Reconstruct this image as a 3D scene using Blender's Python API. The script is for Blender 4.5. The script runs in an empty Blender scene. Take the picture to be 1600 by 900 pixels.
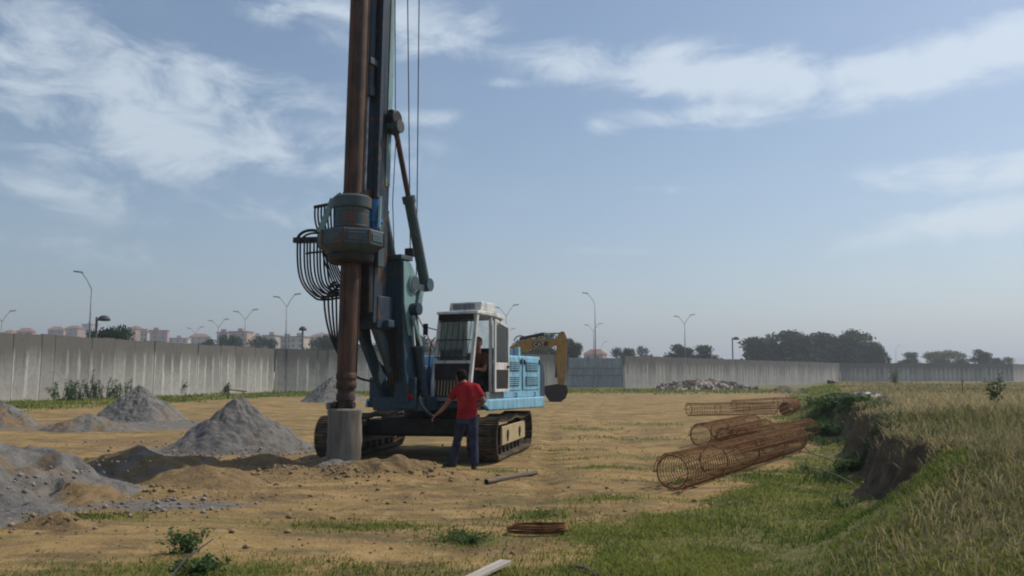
import bpy, bmesh, math, random
import numpy as np
from mathutils import Vector, Matrix
R = math.radians
random.seed(7)
RNG = np.random.default_rng(11)
sc = bpy.context.scene
COL = sc.collection

# ------------------------------------------------------------------ camera
PITCH = math.atan(138 / 1330)
cam_d = bpy.data.cameras.new('camera')
cam_d.sensor_width = 36
cam_d.lens = 36 * 1330 / 1600
cam_d.clip_start = 0.05
cam_d.clip_end = 20000
cam = bpy.data.objects.new('camera', cam_d)
COL.objects.link(cam)
cam.location = (0, 0, 1.64)
cam.rotation_euler = (math.pi / 2 + PITCH, 0, 0)
sc.camera = cam

# ------------------------------------------------------------------ light, sky, exposure
SUN_EL = R(49)
SUN_AZ = (0.89, 0.456)
SUN_ROT = math.atan2(SUN_AZ[0], SUN_AZ[1])
sun_d = bpy.data.lights.new('sun', 'SUN')
sun_d.energy = 3.2
sun_d.angle = R(0.8)
sun_d.color = (1.0, 0.93, 0.82)
sun = bpy.data.objects.new('sun', sun_d)
COL.objects.link(sun)
sv = Vector((SUN_AZ[0] * math.cos(SUN_EL), SUN_AZ[1] * math.cos(SUN_EL), math.sin(SUN_EL)))
sun.rotation_euler = sv.to_track_quat('Z', 'Y').to_euler()
sun.location = (20, 10, 40)
sc.view_settings.view_transform = 'Standard'
sc.view_settings.look = 'None'
sc.view_settings.gamma = 1
sc.view_settings.use_curve_mapping = False
sc.view_settings.exposure = 0.2
sc.cycles.use_denoising = True
sc.cycles.filter_width = 2.0
sc.cycles.volume_bounces = 0
sc.cycles.max_bounces = 6
sc.cycles.transparent_max_bounces = 12


def pray(px, py):
    cp, sp = math.cos(PITCH), math.sin(PITCH)
    a = (px - 800) / 1330
    b = (450 - py) / 1330
    return Vector((a, cp - b * sp, sp + b * cp)).normalized()


world = bpy.data.worlds.new('World')
sc.world = world
world.use_nodes = True


class NT:
    """tiny node-tree helper"""

    def __init__(s, tree):
        s.t = tree
        s.n = tree.nodes
        s.l = tree.links

    def new(s, typ, **kw):
        n = s.n.new(typ)
        for k, v in kw.items():
            setattr(n, k, v)
        return n

    def put(s, sock, v):
        if hasattr(v, 'is_output'):
            s.l.new(v, sock)
        elif v is not None:
            sock.default_value = v

    def math(s, op, a, b=None, c=None, clamp=False):
        n = s.new('ShaderNodeMath', operation=op)
        n.use_clamp = clamp
        for i, v in enumerate((a, b, c)):
            if v is not None:
                s.put(n.inputs[i], v)
        return n.outputs[0]

    def noise(s, vec, scale, detail=4, rough=0.55, dist=0.0):
        n = s.new('ShaderNodeTexNoise')
        s.put(n.inputs['Vector'], vec)
        n.inputs['Scale'].default_value = scale
        n.inputs['Detail'].default_value = detail
        n.inputs['Roughness'].default_value = rough
        n.inputs['Distortion'].default_value = dist
        return n.outputs['Fac']

    def ramp(s, fac, a, b):
        n = s.new('ShaderNodeMapRange')
        n.interpolation_type = 'SMOOTHSTEP'
        s.put(n.inputs[0], fac)
        n.inputs[1].default_value = a
        n.inputs[2].default_value = b
        return n.outputs[0]

    def mix(s, fac, a, b):
        n = s.new('ShaderNodeMix', data_type='RGBA')
        s.put(n.inputs[0], fac)
        s.put(n.inputs[6], a)
        s.put(n.inputs[7], b)
        return n.outputs[2]

    def vmul(s, vec, v):
        n = s.new('ShaderNodeVectorMath', operation='MULTIPLY')
        s.put(n.inputs[0], vec)
        s.put(n.inputs[1], v)
        return n.outputs[0]

    def vadd(s, vec, v):
        n = s.new('ShaderNodeVectorMath', operation='ADD')
        s.put(n.inputs[0], vec)
        s.put(n.inputs[1], v)
        return n.outputs[0]


def c4(c):
    return (c[0], c[1], c[2], 1.0)


def build_world():
    w = NT(world.node_tree)
    w.n.clear()
    out = w.new('ShaderNodeOutputWorld')
    bg = w.new('ShaderNodeBackground')
    bg.inputs['Strength'].default_value = 0.094
    sky = w.new('ShaderNodeTexSky')
    sky.sky_type = 'NISHITA'
    sky.sun_disc = False
    sky.sun_elevation = SUN_EL
    sky.sun_rotation = SUN_ROT
    sky.altitude = 0
    sky.air_density = 1.0
    sky.dust_density = 0.9
    sky.ozone_density = 1.6
    tc = w.new('ShaderNodeTexCoord')
    d = tc.outputs['Generated']
    sep = w.new('ShaderNodeSeparateXYZ')
    w.l.new(d, sep.inputs[0])
    az = w.math('ARCTAN2', sep.outputs[0], sep.outputs[1])
    el = w.math('ARCSINE', sep.outputs[2])
    # cloud banks: centre and half extent in azimuth / elevation, tilt
    total = None
    banks = [(200, 165, 330, 120, .12, .9), (330, 215, 330, 75, .05, .75), (590, 25, 230, 75, .1, .75),
             (1120, 118, 300, 46, .14, 1.15), (1480, 92, 290, 44, -.08, 1.25), (1120, 178, 170, 26, 0, .8), (1290, 125, 200, 40, 0, 1.1),
             (1530, 270, 190, 30, 0, 1.1), (1530, 342, 170, 28, -.15, 1.1), (1035, 296, 90, 10, .05, .55),
             (955, 200, 60, 16, .1, .6), (250, 310, 420, 55, .05, .45), (150, 390, 520, 40, .06, .3),
             (650, 185, 110, 22, 0, .4), (1000, 392, 160, 12, .03, .4), (760, 130, 110, 12, 0, .4)]
    for cx, cy, hw, hh, tilt, amp in banks:
        dv = pray(cx, cy)
        a0 = math.atan2(dv.x, dv.y)
        e0 = math.asin(dv.z)
        da = w.math('SUBTRACT', az, a0)
        de = w.math('ADD', w.math('SUBTRACT', el, e0), w.math('MULTIPLY', da, tilt))
        q = w.math('ADD', w.math('POWER', w.math('ABSOLUTE', w.math('DIVIDE', da, hw / 1330)), 2.0),
                   w.math('POWER', w.math('ABSOLUTE', w.math('DIVIDE', de, hh / 1330)), 2.0))
        m = w.math('MULTIPLY', w.math('EXPONENT', w.math('MULTIPLY', q, -1.1)), amp)
        total = m if total is None else w.math('MAXIMUM', total, m)
    vst = w.vmul(d, (1.0, 1.0, 2.3))
    n1 = w.noise(vst, 10.0, 10, 0.62, 0.5)
    n2 = w.noise(w.vadd(vst, (3.1, 1.7, .3)), 2.2, 4, 0.5)
    # the same broken cloud goes on round the rest of the sky
    other = w.math('MULTIPLY', w.ramp(n2, .5, .72), w.math('MULTIPLY', w.ramp(w.math('ABSOLUTE', az), .62, .8), .75))
    total = w.math('MAXIMUM', total, other)
    val = w.math('ADD', total, w.math('MULTIPLY', w.math('SUBTRACT', n1, .5), 2.7))
    fac = w.math('MULTIPLY', w.ramp(val, .12, 1.05), w.ramp(total, .04, .45))
    fac = w.math('MULTIPLY', fac, .66)
    soft = w.noise(w.vadd(vst, (9, 2, 4)), 5, 5, .55)
    veil = w.math('MULTIPLY', w.ramp(soft, .45, .9), .10)
    fac = w.math('MAXIMUM', fac, veil)
    hs = w.new('ShaderNodeHueSaturation')
    hs.inputs['Hue'].default_value = 0.496
    hs.inputs['Saturation'].default_value = 1.03
    hs.inputs['Value'].default_value = 1.0
    w.l.new(sky.outputs[0], hs.inputs['Color'])
    cl = w.mix(fac, hs.outputs[0], (7.4, 8.3, 9.0, 1))
    w.l.new(cl, bg.inputs['Color'])
    w.l.new(bg.outputs[0], out.inputs['Surface'])


build_world()

# ------------------------------------------------------------------ materials
MATS = {}


def material(name):
    m = bpy.data.materials.new(name)
    m.use_nodes = True
    t = NT(m.node_tree)
    p = m.node_tree.nodes['Principled BSDF']
    MATS[name] = m
    return m, t, p


def objcoord(t):
    return t.new('ShaderNodeTexCoord').outputs['Object']


def rnd(t):
    return t.new('ShaderNodeObjectInfo').outputs['Random']


def bump(t, p, h, strength=.4, dist=.02):
    b = t.new('ShaderNodeBump')
    b.inputs['Strength'].default_value = strength
    b.inputs['Distance'].default_value = dist
    t.l.new(h, b.inputs['Height'])
    t.l.new(b.outputs[0], p.inputs['Normal'])


def simple(name, a, b=None, scale=6., rough=.7, metal=0., spec=.3, bstr=.0, lo=.35, hi=.65, stretch=(1, 1, 1), detail=5):
    m, t, p = material(name)
    v = t.vmul(objcoord(t), stretch)
    v = t.vadd(v, t.vmul(t.new('ShaderNodeObjectInfo').outputs['Location'], (.37, .41, .3)))
    f = t.noise(v, scale, detail, .6)
    b = b or tuple(x * .7 for x in a)
    t.l.new(t.mix(t.ramp(f, lo, hi), c4(a), c4(b)), p.inputs['Base Color'])
    p.inputs['Roughness'].default_value = rough
    p.inputs['Metallic'].default_value = metal
    p.inputs['Specular IOR Level'].default_value = spec
    if bstr:
        bump(t, p, f, bstr)
    return m


def painted(name, paint, rust=(.11, .055, .03), amount=.55, grime=(.05, .045, .04), rough=.5, scale=3., dust=(.3, .24, .16), dustamt=.3):
    m, t, p = material(name)
    v = objcoord(t)
    f1 = t.noise(v, scale, 7, .65)
    f2 = t.noise(t.vadd(v, (7, 3, 1)), scale * 3.2, 6, .65)
    f3 = t.noise(t.vmul(t.vadd(v, (2, 5, 1)), (1, 1, .18)), scale * 2.5, 5, .6)
    c = t.mix(t.math('MULTIPLY', t.ramp(f3, .42, .75), .6), c4(paint), c4(grime))
    c = t.mix(t.math('MULTIPLY', t.ramp(f2, .45, .8), dustamt), c, c4(dust))
    c = t.mix(t.ramp(f1, amount, amount + .12), c, c4(rust))
    t.l.new(c, p.inputs['Base Color'])
    t.l.new(t.math('ADD', t.math('MULTIPLY', f2, .35), rough - .15), p.inputs['Roughness'])
    p.inputs['Specular IOR Level'].default_value = .35
    bump(t, p, f2, .25, .006)
    return m


painted('paint_light_blue', (.25, .52, .67), amount=.68, dustamt=.4, rough=.55)
painted('paint_blue', (.015, .056, .09), amount=.56, dustamt=.2)
painted('paint_dark_blue', (.012, .035, .062), amount=.53, dustamt=.12)
painted('paint_teal', (.045, .085, .10), amount=.53, dustamt=.22)
painted('paint_pale_teal', (.2, .34, .34), amount=.6, dustamt=.3)
painted('paint_bright_blue', (.03, .17, .42), amount=.68, dustamt=.3)
painted('paint_cream', (.74, .73, .68), rust=(.2, .12, .07), amount=.7, dustamt=.35)
painted('paint_tan', (.46, .36, .2), rust=(.15, .09, .05), amount=.62, dustamt=.4)
painted('paint_yellow', (.36, .21, .04), rust=(.13, .06, .025), amount=.58, dustamt=.3)
painted('paint_grey', (.2, .22, .23), amount=.66)
simple('rust_steel', (.115, .062, .04), (.05, .032, .026), 5, .65, .35, .4, .2, stretch=(1, 1, .35))
simple('rebar_rust', (.29, .14, .055), (.15, .068, .03), 9, .8, .1, .2)
simple('dark_steel', (.02, .02, .022), (.045, .035, .028), 6, .55, .5, .4, .2)
simple('black_rubber', (.012, .012, .013), (.025, .023, .02), 8, .55, 0, .35)
simple('chrome', (.35, .35, .36), (.2, .2, .2), 6, .3, .9, .5)
simple('track_steel', (.035, .03, .026), (.16, .115, .065), 5, .75, .2, .3, .3)
simple('bucket_mud', (.21, .195, .17), (.12, .105, .085), 3.5, .85, 0, .2, .5, stretch=(1.6, 1.6, .35), detail=9)
simple('dark_interior', (.02, .02, .022), (.035, .033, .03), 4, .8)
simple('seat_cloth', (.03, .03, .035), (.05, .05, .05), 9, .9)
simple('lamp_metal', (.22, .24, .25), (.15, .16, .17), 4, .5, .5)
simple('lamp_head', (.25, .25, .25), (.16, .16, .16), 4, .5, .2)
simple('lamp_dark', (.04, .045, .045), (.06, .06, .06), 4, .6)
simple('timber', (.2, .16, .11), (.11, .085, .06), 4, .85, stretch=(.3, 6, 6))
simple('pale_timber', (.5, .47, .41), (.36, .32, .26), 4, .85, stretch=(.3, 6, 6))
simple('white_post', (.6, .6, .57), (.4, .38, .35), 5, .7)
simple('skin', (.30, .15, .10), (.25, .115, .08), 10, .55, 0, .35)
simple('hair', (.008, .006, .005), (.016, .012, .01), 40, .8, spec=.1, bstr=.4)
simple('shirt_red', (.40, .026, .03), (.25, .014, .018), 9, .9, 0, .1, 1.0, detail=3, stretch=(1, 1, .5))
simple('shirt_brown', (.17, .06, .038), (.10, .036, .025), 8, .9, 0, .1, .4)
simple('trousers_navy', (.05, .058, .095), (.026, .03, .052), 9, .9, 0, .1, 1.0, detail=4, stretch=(1, 1, .5))
simple('trousers_dark', (.012, .013, .018), (.02, .02, .022), 8, .9)
simple('shoe_dark', (.02, .017, .015), (.07, .055, .04), 12, .7)
simple('sheet_grey', (.34, .38, .40), (.24, .27, .29), 3, .5, .3, .4, stretch=(1, 1, .3))
simple('rock', (.33, .28, .24), (.17, .14, .12), 3, .9, bstr=.4)
simple('rubble_brick', (.30, .20, .14), (.36, .31, .26), 2, .9, bstr=.3)
simple('clod', (.30, .21, .115), (.17, .12, .07), 9, .95, bstr=.5)
simple('tarp_dark', (.03, .045, .05), (.015, .02, .025), 3, .5)
simple('bark', (.07, .05, .035), (.035, .026, .02), 10, .9, stretch=(3, 3, .6), bstr=.5)
simple('white_paint', (.7, .7, .68), (.55, .54, .5), 6, .6)
for i, c in enumerate([(.46, .30, .2), (.5, .42, .33), (.42, .27, .22), (.52, .46, .4), (.38, .3, .26)]):
    simple('plaster_%d' % i, c, tuple(x * .8 for x in c), .12, .9)
simple('roof_tile', (.3, .14, .085), (.2, .1, .07), .3, .9)
simple('far_window', (.06, .07, .08), (.09, .1, .11), .3, .4)
simple('hill_green', (.045, .06, .03), (.10, .09, .055), .02, .95)


def glass_mat():
    m, t, p = material('glass')
    p.inputs['Base Color'].default_value = (.55, .68, .66, 1)
    p.inputs['Roughness'].default_value = .06
    p.inputs['Transmission Weight'].default_value = 0
    tr = t.new('ShaderNodeBsdfTransparent')
    tr.inputs['Color'].default_value = (.94, .97, .96, 1)
    gl = t.new('ShaderNodeBsdfGlossy')
    gl.inputs['Color'].default_value = (.8, .85, .85, 1)
    gl.inputs['Roughness'].default_value = .08
    df = t.new('ShaderNodeBsdfDiffuse')
    df.inputs['Color'].default_value = (.3, .28, .24, 1)
    fr = t.new('ShaderNodeFresnel')
    fr.inputs[0].default_value = 1.5
    mx = t.new('ShaderNodeMixShader')
    t.l.new(fr.outputs[0], mx.inputs[0])
    t.l.new(tr.outputs[0], mx.inputs[1])
    t.l.new(gl.outputs[0], mx.inputs[2])
    m2 = t.new('ShaderNodeMixShader')
    f = t.noise(objcoord(t), 5, 5, .6)
    t.l.new(t.math('MULTIPLY', t.ramp(f, .3, .8), .16), m2.inputs[0])
    t.l.new(mx.outputs[0], m2.inputs[1])
    t.l.new(df.outputs[0], m2.inputs[2])
    t.l.new(m2.outputs[0], t.n['Material Output'].inputs['Surface'])


glass_mat()


def leaf_mat(name, dark, light, scale=.5):
    m, t, p = material(name)
    at = t.new('ShaderNodeAttribute', attribute_name='tint')
    c = t.mix(at.outputs['Fac'], c4(dark), c4(light))
    t.l.new(c, p.inputs['Base Color'])
    p.inputs['Roughness'].default_value = .7
    p.inputs['Specular IOR Level'].default_value = .2
    tl = t.new('ShaderNodeBsdfTranslucent')
    t.l.new(c, tl.inputs[0])
    mx = t.new('ShaderNodeMixShader')
    mx.inputs[0].default_value = .4
    t.l.new(p.outputs[0], mx.inputs[1])
    t.l.new(tl.outputs[0], mx.inputs[2])
    t.l.new(mx.outputs[0], t.n['Material Output'].inputs['Surface'])
    return m


leaf_mat('leaf_dark', (.018, .032, .014), (.05, .085, .03))
leaf_mat('leaf_mid', (.03, .055, .016), (.085, .13, .035))
leaf_mat('leaf_light', (.07, .10, .03), (.15, .18, .06))
leaf_mat('grass_dry', (.14, .145, .05), (.47, .375, .21))
leaf_mat('grass_green', (.065, .12, .018), (.31, .32, .065))
leaf_mat('weed_leaf', (.035, .075, .022), (.11, .17, .055))


def wall_mat():
    m, t, p = material('wall_concrete')
    tc = t.new('ShaderNodeTexCoord')
    v = tc.outputs['Object']
    r = rnd(t)
    cmb = t.new('ShaderNodeCombineXYZ')
    t.l.new(t.math('MULTIPLY', r, 97.), cmb.inputs[0])
    t.l.new(t.math('MULTIPLY', r, 31.), cmb.inputs[1])
    vo = t.vadd(v, cmb.outputs[0])
    sp = t.new('ShaderNodeSeparateXYZ')
    t.l.new(v, sp.inputs[0])
    x, z = sp.outputs[0], sp.outputs[2]
    st = t.noise(t.vmul(vo, (3.2, 1, .16)), 1.6, 5, .6)
    fine = t.noise(vo, 3.5, 7, .65)
    big = t.noise(vo, .7, 3, .5)
    base = t.mix(st, c4((.27, .26, .235)), c4((.55, .53, .49)))
    base = t.mix(t.math('MULTIPLY', t.ramp(fine, .35, .75), .45), base, c4((.15, .14, .125)))
    # weathered top: lichen streaking down from the coping
    zz = t.math('ADD', z, t.math('MULTIPLY', t.math('SUBTRACT', st, .5), 3.2))
    zz = t.math('ADD', zz, t.math('MULTIPLY', t.math('SUBTRACT', r, .5), .9))
    base = t.mix(t.math('MULTIPLY', t.ramp(zz, 1.3, 3.9), .85), base, c4((.10, .096, .085)))
    # pale lime runs along the joints
    ed = t.math('ADD', t.math('ABSOLUTE', x), t.math('MULTIPLY', t.math('SUBTRACT', t.noise(t.vmul(vo, (1, 1, .5)), 2.2, 4, .6), .5), .38))
    run = t.math('MULTIPLY', t.ramp(ed, .40, .58), t.ramp(t.math('ADD', z, t.math('MULTIPLY', big, 1.4)), 4.6, 3.3))
    run = t.math('MULTIPLY', run, t.ramp(t.math('FRACT', t.math('MULTIPLY', r, 7.3)), .05, .4))
    base = t.mix(t.math('MULTIPLY', run, .8), base, c4((.66, .65, .61)))
    base = t.mix(t.math('MULTIPLY', t.math('FRACT', t.math('MULTIPLY', r, 13.7)), .4), base, c4((.13, .125, .11)))
    foot = t.math('MULTIPLY', t.ramp(t.math('ADD', z, big), 1.5, .4), .5)
    base = t.mix(foot, base, c4((.44, .42, .37)))
    t.l.new(base, p.inputs['Base Color'])
    p.inputs['Roughness'].default_value = .92
    p.inputs['Specular IOR Level'].default_value = .15
    bump(t, p, fine, .4, .02)


wall_mat()


def earth_mat(name, use_attr=True, pile=None):
    """dirt ground; float attributes carry where gravel, grass soil and dry field soil lie"""
    m, t, p = material(name)
    v = t.new('ShaderNodeNewGeometry').outputs['Position']
    f1 = t.noise(v, .55, 6, .6)
    f2 = t.noise(v, 3.5, 8, .68)
    f3 = t.noise(v, 26., 5, .7)
    f4 = t.noise(t.vmul(v, (.55, 1.6, 1)), 1.3, 6, .6, .6)
    f5 = t.noise(t.vmul(v, (.35, 1.5, 1)), .9, 7, .65, 1.2)
    dirt = t.mix(t.ramp(f1, .38, .62), c4((.40, .265, .112)), c4((.255, .17, .076)))
    dirt = t.mix(t.math('MULTIPLY', t.ramp(f4, .47, .66), .75), dirt, c4((.15, .105, .062)))
    dirt = t.mix(t.math('MULTIPLY', t.ramp(f2, .5, .66), .6), dirt, c4((.48, .35, .17)))
    dirt = t.mix(t.math('MULTIPLY', t.ramp(f5, .5, .64), .6), dirt, c4((.125, .13, .05)))
    dirt = t.mix(t.math('MULTIPLY', t.ramp(f3, .54, .68), .6), dirt, c4((.12, .085, .052)))
    grav = t.mix(t.ramp(f2, .35, .65), c4((.215, .205, .19)), c4((.135, .128, .118)))
    grav = t.mix(t.math('MULTIPLY', t.ramp(f3, .55, .7), .6), grav, c4((.30, .285, .26)))
    grav = t.mix(t.math('MULTIPLY', t.ramp(f1, .5, .66), .35), grav, c4((.27, .20, .12)))
    soil = t.mix(t.ramp(f2, .35, .65), c4((.30, .205, .10)), c4((.19, .13, .068)))
    soil = t.mix(t.math('MULTIPLY', t.ramp(f3, .55, .7), .5), soil, c4((.36, .26, .15)))
    if use_attr:
        def mask(nm, lo=.3, hi=.7, amp=.9):
            a = t.new('ShaderNodeAttribute', attribute_name=nm).outputs['Fac']
            q = t.math('ADD', a, t.math('MULTIPLY', t.math('SUBTRACT', f2, .5), amp))
            return t.ramp(q, lo, hi)
        c = t.mix(mask('grey'), dirt, grav)
        c = t.mix(mask('soil'), c, soil)
        gsoil = t.mix(t.ramp(f2, .35, .65), c4((.12, .125, .04)), c4((.22, .19, .08)))
        c = t.mix(mask('grass'), c, gsoil)
        fsoil = t.mix(t.ramp(f2, .35, .65), c4((.20, .18, .08)), c4((.31, .25, .13)))
        c = t.mix(mask('field'), c, fsoil)
        dk = t.mix(t.ramp(f2, .35, .65), c4((.10, .07, .045)), c4((.20, .145, .09)))
        c = t.mix(mask('cut'), c, dk)
    else:
        a = t.new('ShaderNodeAttribute', attribute_name='soil').outputs['Fac']
        q = t.ramp(t.math('ADD', a, t.math('MULTIPLY', t.math('SUBTRACT', f2, .5), .8)), .35, .65)
        c = t.mix(q, grav, soil)
    t.l.new(c, p.inputs['Base Color'])
    p.inputs['Roughness'].default_value = .95
    p.inputs['Specular IOR Level'].default_value = .1
    h = t.math('ADD', t.math('MULTIPLY', f2, 1.0), t.math('MULTIPLY', f3, .35))
    bump(t, p, h, .9, .09)
    return m


earth_mat('ground_earth')
earth_mat('heap_earth', False)


# ------------------------------------------------------------------ mesh helpers
class MB:
    def __init__(s):
        s.v = []
        s.f = []

    def add(s, vs, fs):
        o = len(s.v)
        s.v += [tuple(x) for x in vs]
        s.f += [tuple(i + o for i in f) for f in fs]
        return s

    def box(s, c, size, rot=None):
        hx, hy, hz = (q / 2 for q in size)
        vs = [Vector((x, y, z)) for x in (-hx, hx) for y in (-hy, hy) for z in (-hz, hz)]
        if rot is not None:
            vs = [rot @ q for q in vs]
        c = Vector(c)
        return s.add([q + c for q in vs], [(0, 1, 3, 2), (4, 6, 7, 5), (0, 4, 5, 1), (2, 3, 7, 6), (0, 2, 6, 4), (1, 5, 7, 3)])

    def bx(s, x0, x1, y0, y1, z0, z1):
        return s.box(((x0 + x1) / 2, (y0 + y1) / 2, (z0 + z1) / 2), (abs(x1 - x0), abs(y1 - y0), abs(z1 - z0)))

    def beam(s, a, b, w, h, up=(0, 0, 1)):
        a, b = Vector(a), Vector(b)
        d = b - a
        q = d.to_track_quat('X', 'Z')
        rot = q.to_matrix()
        return s.box((a + b) / 2, (d.length, w, h), rot)

    def cone(s, a, b, r0, r1=None, n=14, caps=True):
        r1 = r0 if r1 is None else r1
        a, b = Vector(a), Vector(b)
        q = (b - a).to_track_quat('Z', 'Y').to_matrix()
        vs = []
        for c, r in ((a, r0), (b, r1)):
            for i in range(n):
                t = 2 * math.pi * i / n
                vs.append(c + q @ Vector((r * math.cos(t), r * math.sin(t), 0)))
        fs = [(i, (i + 1) % n, n + (i + 1) % n, n + i) for i in range(n)]
        if caps:
            fs += [tuple(range(n - 1, -1, -1)), tuple(range(n, 2 * n))]
        return s.add(vs, fs)

    def tube(s, pts, r, n=6, closed=False):
        pts = [Vector(p) for p in pts]
        m = len(pts)
        vs = []
        prev = None
        for i, p in enumerate(pts):
            if closed:
                d = pts[(i + 1) % m] - pts[i - 1]
            else:
                d = pts[min(i + 1, m - 1)] - pts[max(i - 1, 0)]
            d.normalize()
            if prev is None:
                u = d.orthogonal().normalized()
            else:
                u = (prev - d * prev.dot(d))
                u = u.normalized() if u.length > 1e-6 else d.orthogonal().normalized()
            prev = u
            w = d.cross(u)
            rr = r[i] if isinstance(r, (list, tuple)) else r
            for k in range(n):
                t = 2 * math.pi * k / n
                vs.append(p + (u * math.cos(t) + w * math.sin(t)) * rr)
        fs = []
        for i in range(m if closed else m - 1):
            j = (i + 1) % m
            for k in range(n):
                fs.append((i * n + k, i * n + (k + 1) % n, j * n + (k + 1) % n, j * n + k))
        if not closed:
            fs += [tuple(range(n - 1, -1, -1)), tuple(range((m - 1) * n, m * n))]
        return s.add(vs, fs)

    def lathe(s, prof, n=20, c=(0, 0, 0), lean=(0, 0)):
        vs = []
        for r, z in prof:
            for k in range(n):
                t = 2 * math.pi * (k + .5) / n
                vs.append((c[0] + r * math.cos(t) + lean[0] * z, c[1] + r * math.sin(t) + lean[1] * z, c[2] + z))
        fs = []
        for i in range(len(prof) - 1):
            for k in range(n):
                fs.append((i * n + k, i * n + (k + 1) % n, (i + 1) * n + (k + 1) % n, (i + 1) * n + k))
        fs += [tuple(range(n - 1, -1, -1)), tuple(range((len(prof) - 1) * n, len(prof) * n))]
        return s.add(vs, fs)

    def prism(s, poly, x0, x1):
        """polygon in (y, z) extruded along x"""
        n = len(poly)
        vs = [(x0, y, z) for y, z in poly] + [(x1, y, z) for y, z in poly]
        fs = [(i, (i + 1) % n, n + (i + 1) % n, n + i) for i in range(n)]
        fs += [tuple(range(n - 1, -1, -1)), tuple(range(n, 2 * n))]
        return s.add(vs, fs)

    def loft(s, secs, n=14):
        """secs: (centre, rx, ry, yaw) horizontal ellipses"""
        vs = []
        for c, rx, ry, yaw in secs:
            for k in range(n):
                t = 2 * math.pi * k / n
                x, y = rx * math.cos(t), ry * math.sin(t)
                vs.append((c[0] + x * math.cos(yaw) - y * math.sin(yaw), c[1] + x * math.sin(yaw) + y * math.cos(yaw), c[2]))
        fs = []
        for i in range(len(secs) - 1):
            for k in range(n):
                fs.append((i * n + k, i * n + (k + 1) % n, (i + 1) * n + (k + 1) % n, (i + 1) * n + k))
        fs += [tuple(range(n - 1, -1, -1)), tuple(range((len(secs) - 1) * n, len(secs) * n))]
        return s.add(vs, fs)

    def ball(s, c, r, sx=1, sy=1, sz=1, n=10, m=7):
        vs = [(c[0], c[1], c[2] - r * sz)]
        for i in range(1, m):
            ph = -math.pi / 2 + math.pi * i / m
            for k in range(n):
                t = 2 * math.pi * k / n
                vs.append((c[0] + r * sx * math.cos(ph) * math.cos(t), c[1] + r * sy * math.cos(ph) * math.sin(t), c[2] + r * sz * math.sin(ph)))
        vs.append((c[0], c[1], c[2] + r * sz))
        fs = [(0, 1 + (k + 1) % n, 1 + k) for k in range(n)]
        for i in range(m - 2):
            for k in range(n):
                a = 1 + i * n
                fs.append((a + k, a + (k + 1) % n, a + n + (k + 1) % n, a + n + k))
        L = len(vs) - 1
        a = 1 + (m - 2) * n
        fs += [(L, a + k, a + (k + 1) % n) for k in range(n)]
        return s.add(vs, fs)

    def mesh(s, name, mat, smooth=False):
        me = bpy.data.meshes.new(name)
        me.from_pydata(s.v, [], s.f)
        me.validate()
        bm = bmesh.new()
        bm.from_mesh(me)
        bmesh.ops.recalc_face_normals(bm, faces=bm.faces)
        bm.to_mesh(me)
        bm.free()
        if mat:
            me.materials.append(MATS[mat])
        if smooth:
            me.shade_smooth() if hasattr(me, 'shade_smooth') else None
        return me

    def build(s, name, mat, parent=None, smooth=False, bevel=0, loc=None, auto=False):
        o = link(name, s.mesh(name, mat, smooth), parent)
        if auto:
            o.data.shade_smooth()
            md = o.modifiers.new('edge', 'EDGE_SPLIT')
            md.split_angle = R(35)
        if bevel:
            md = o.modifiers.new('bevel', 'BEVEL')
            md.width = bevel
            md.segments = 2
            md.limit_method = 'ANGLE'
            md.angle_limit = R(40)
        if loc is not None:
            o.location = loc
        return o


def link(name, data, parent=None, loc=None, rz=0):
    o = bpy.data.objects.new(name, data)
    COL.objects.link(o)
    if parent is not None:
        o.parent = parent
    if loc is not None:
        o.location = loc
    o.rotation_euler = (0, 0, rz)
    return o


def tag(o, label, cat, group=None):
    o['label'] = label
    o['category'] = cat
    if group:
        o['group'] = group
    return o


def thing(name, label, cat, loc=(0, 0, 0), rz=0, group=None):
    return tag(link(name, None, None, loc, rz), label, cat, group)


def bez(p0, p1, p2, p3, n=14):
    p0, p1, p2, p3 = map(Vector, (p0, p1, p2, p3))
    out = []
    for i in range(n + 1):
        t = i / n
        out.append(p0 * (1 - t) ** 3 + p1 * 3 * t * (1 - t) ** 2 + p2 * 3 * t * t * (1 - t) + p3 * t ** 3)
    return out


def fast_mesh(name, verts, faces_tri, mat, tint=None, attrs=None):
    """numpy triangles -> mesh"""
    me = bpy.data.meshes.new(name)
    nv, nf = len(verts), len(faces_tri)
    k = faces_tri.shape[1]
    me.vertices.add(nv)
    me.vertices.foreach_set('co', np.ascontiguousarray(verts, dtype=np.float32).ravel())
    me.loops.add(nf * k)
    me.loops.foreach_set('vertex_index', np.ascontiguousarray(faces_tri, dtype=np.int32).ravel())
    me.polygons.add(nf)
    me.polygons.foreach_set('loop_start', np.arange(0, nf * k, k, dtype=np.int32))
    me.polygons.foreach_set('loop_total', np.full(nf, k, dtype=np.int32))
    me.update(calc_edges=True)
    for nm, arr in (attrs or {}).items():
        a = me.attributes.new(nm, 'FLOAT', 'POINT')
        a.data.foreach_set('value', np.ascontiguousarray(arr, dtype=np.float32))
    if tint is not None:
        a = me.attributes.new('tint', 'FLOAT', 'POINT')
        a.data.foreach_set('value', np.ascontiguousarray(tint, dtype=np.float32))
    me.materials.append(MATS[mat])
    return me


# ------------------------------------------------------------------ terrain
def _hash(i, j, seed):
    h = (i.astype(np.int64) * 374761393 + j.astype(np.int64) * 668265263 + seed * 974634777) & 0xFFFFFFFF
    h = ((h ^ (h >> 13)) * 1274126177) & 0xFFFFFFFF
    return ((h ^ (h >> 16)) & 0xFFFF) / 65535.0


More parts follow.
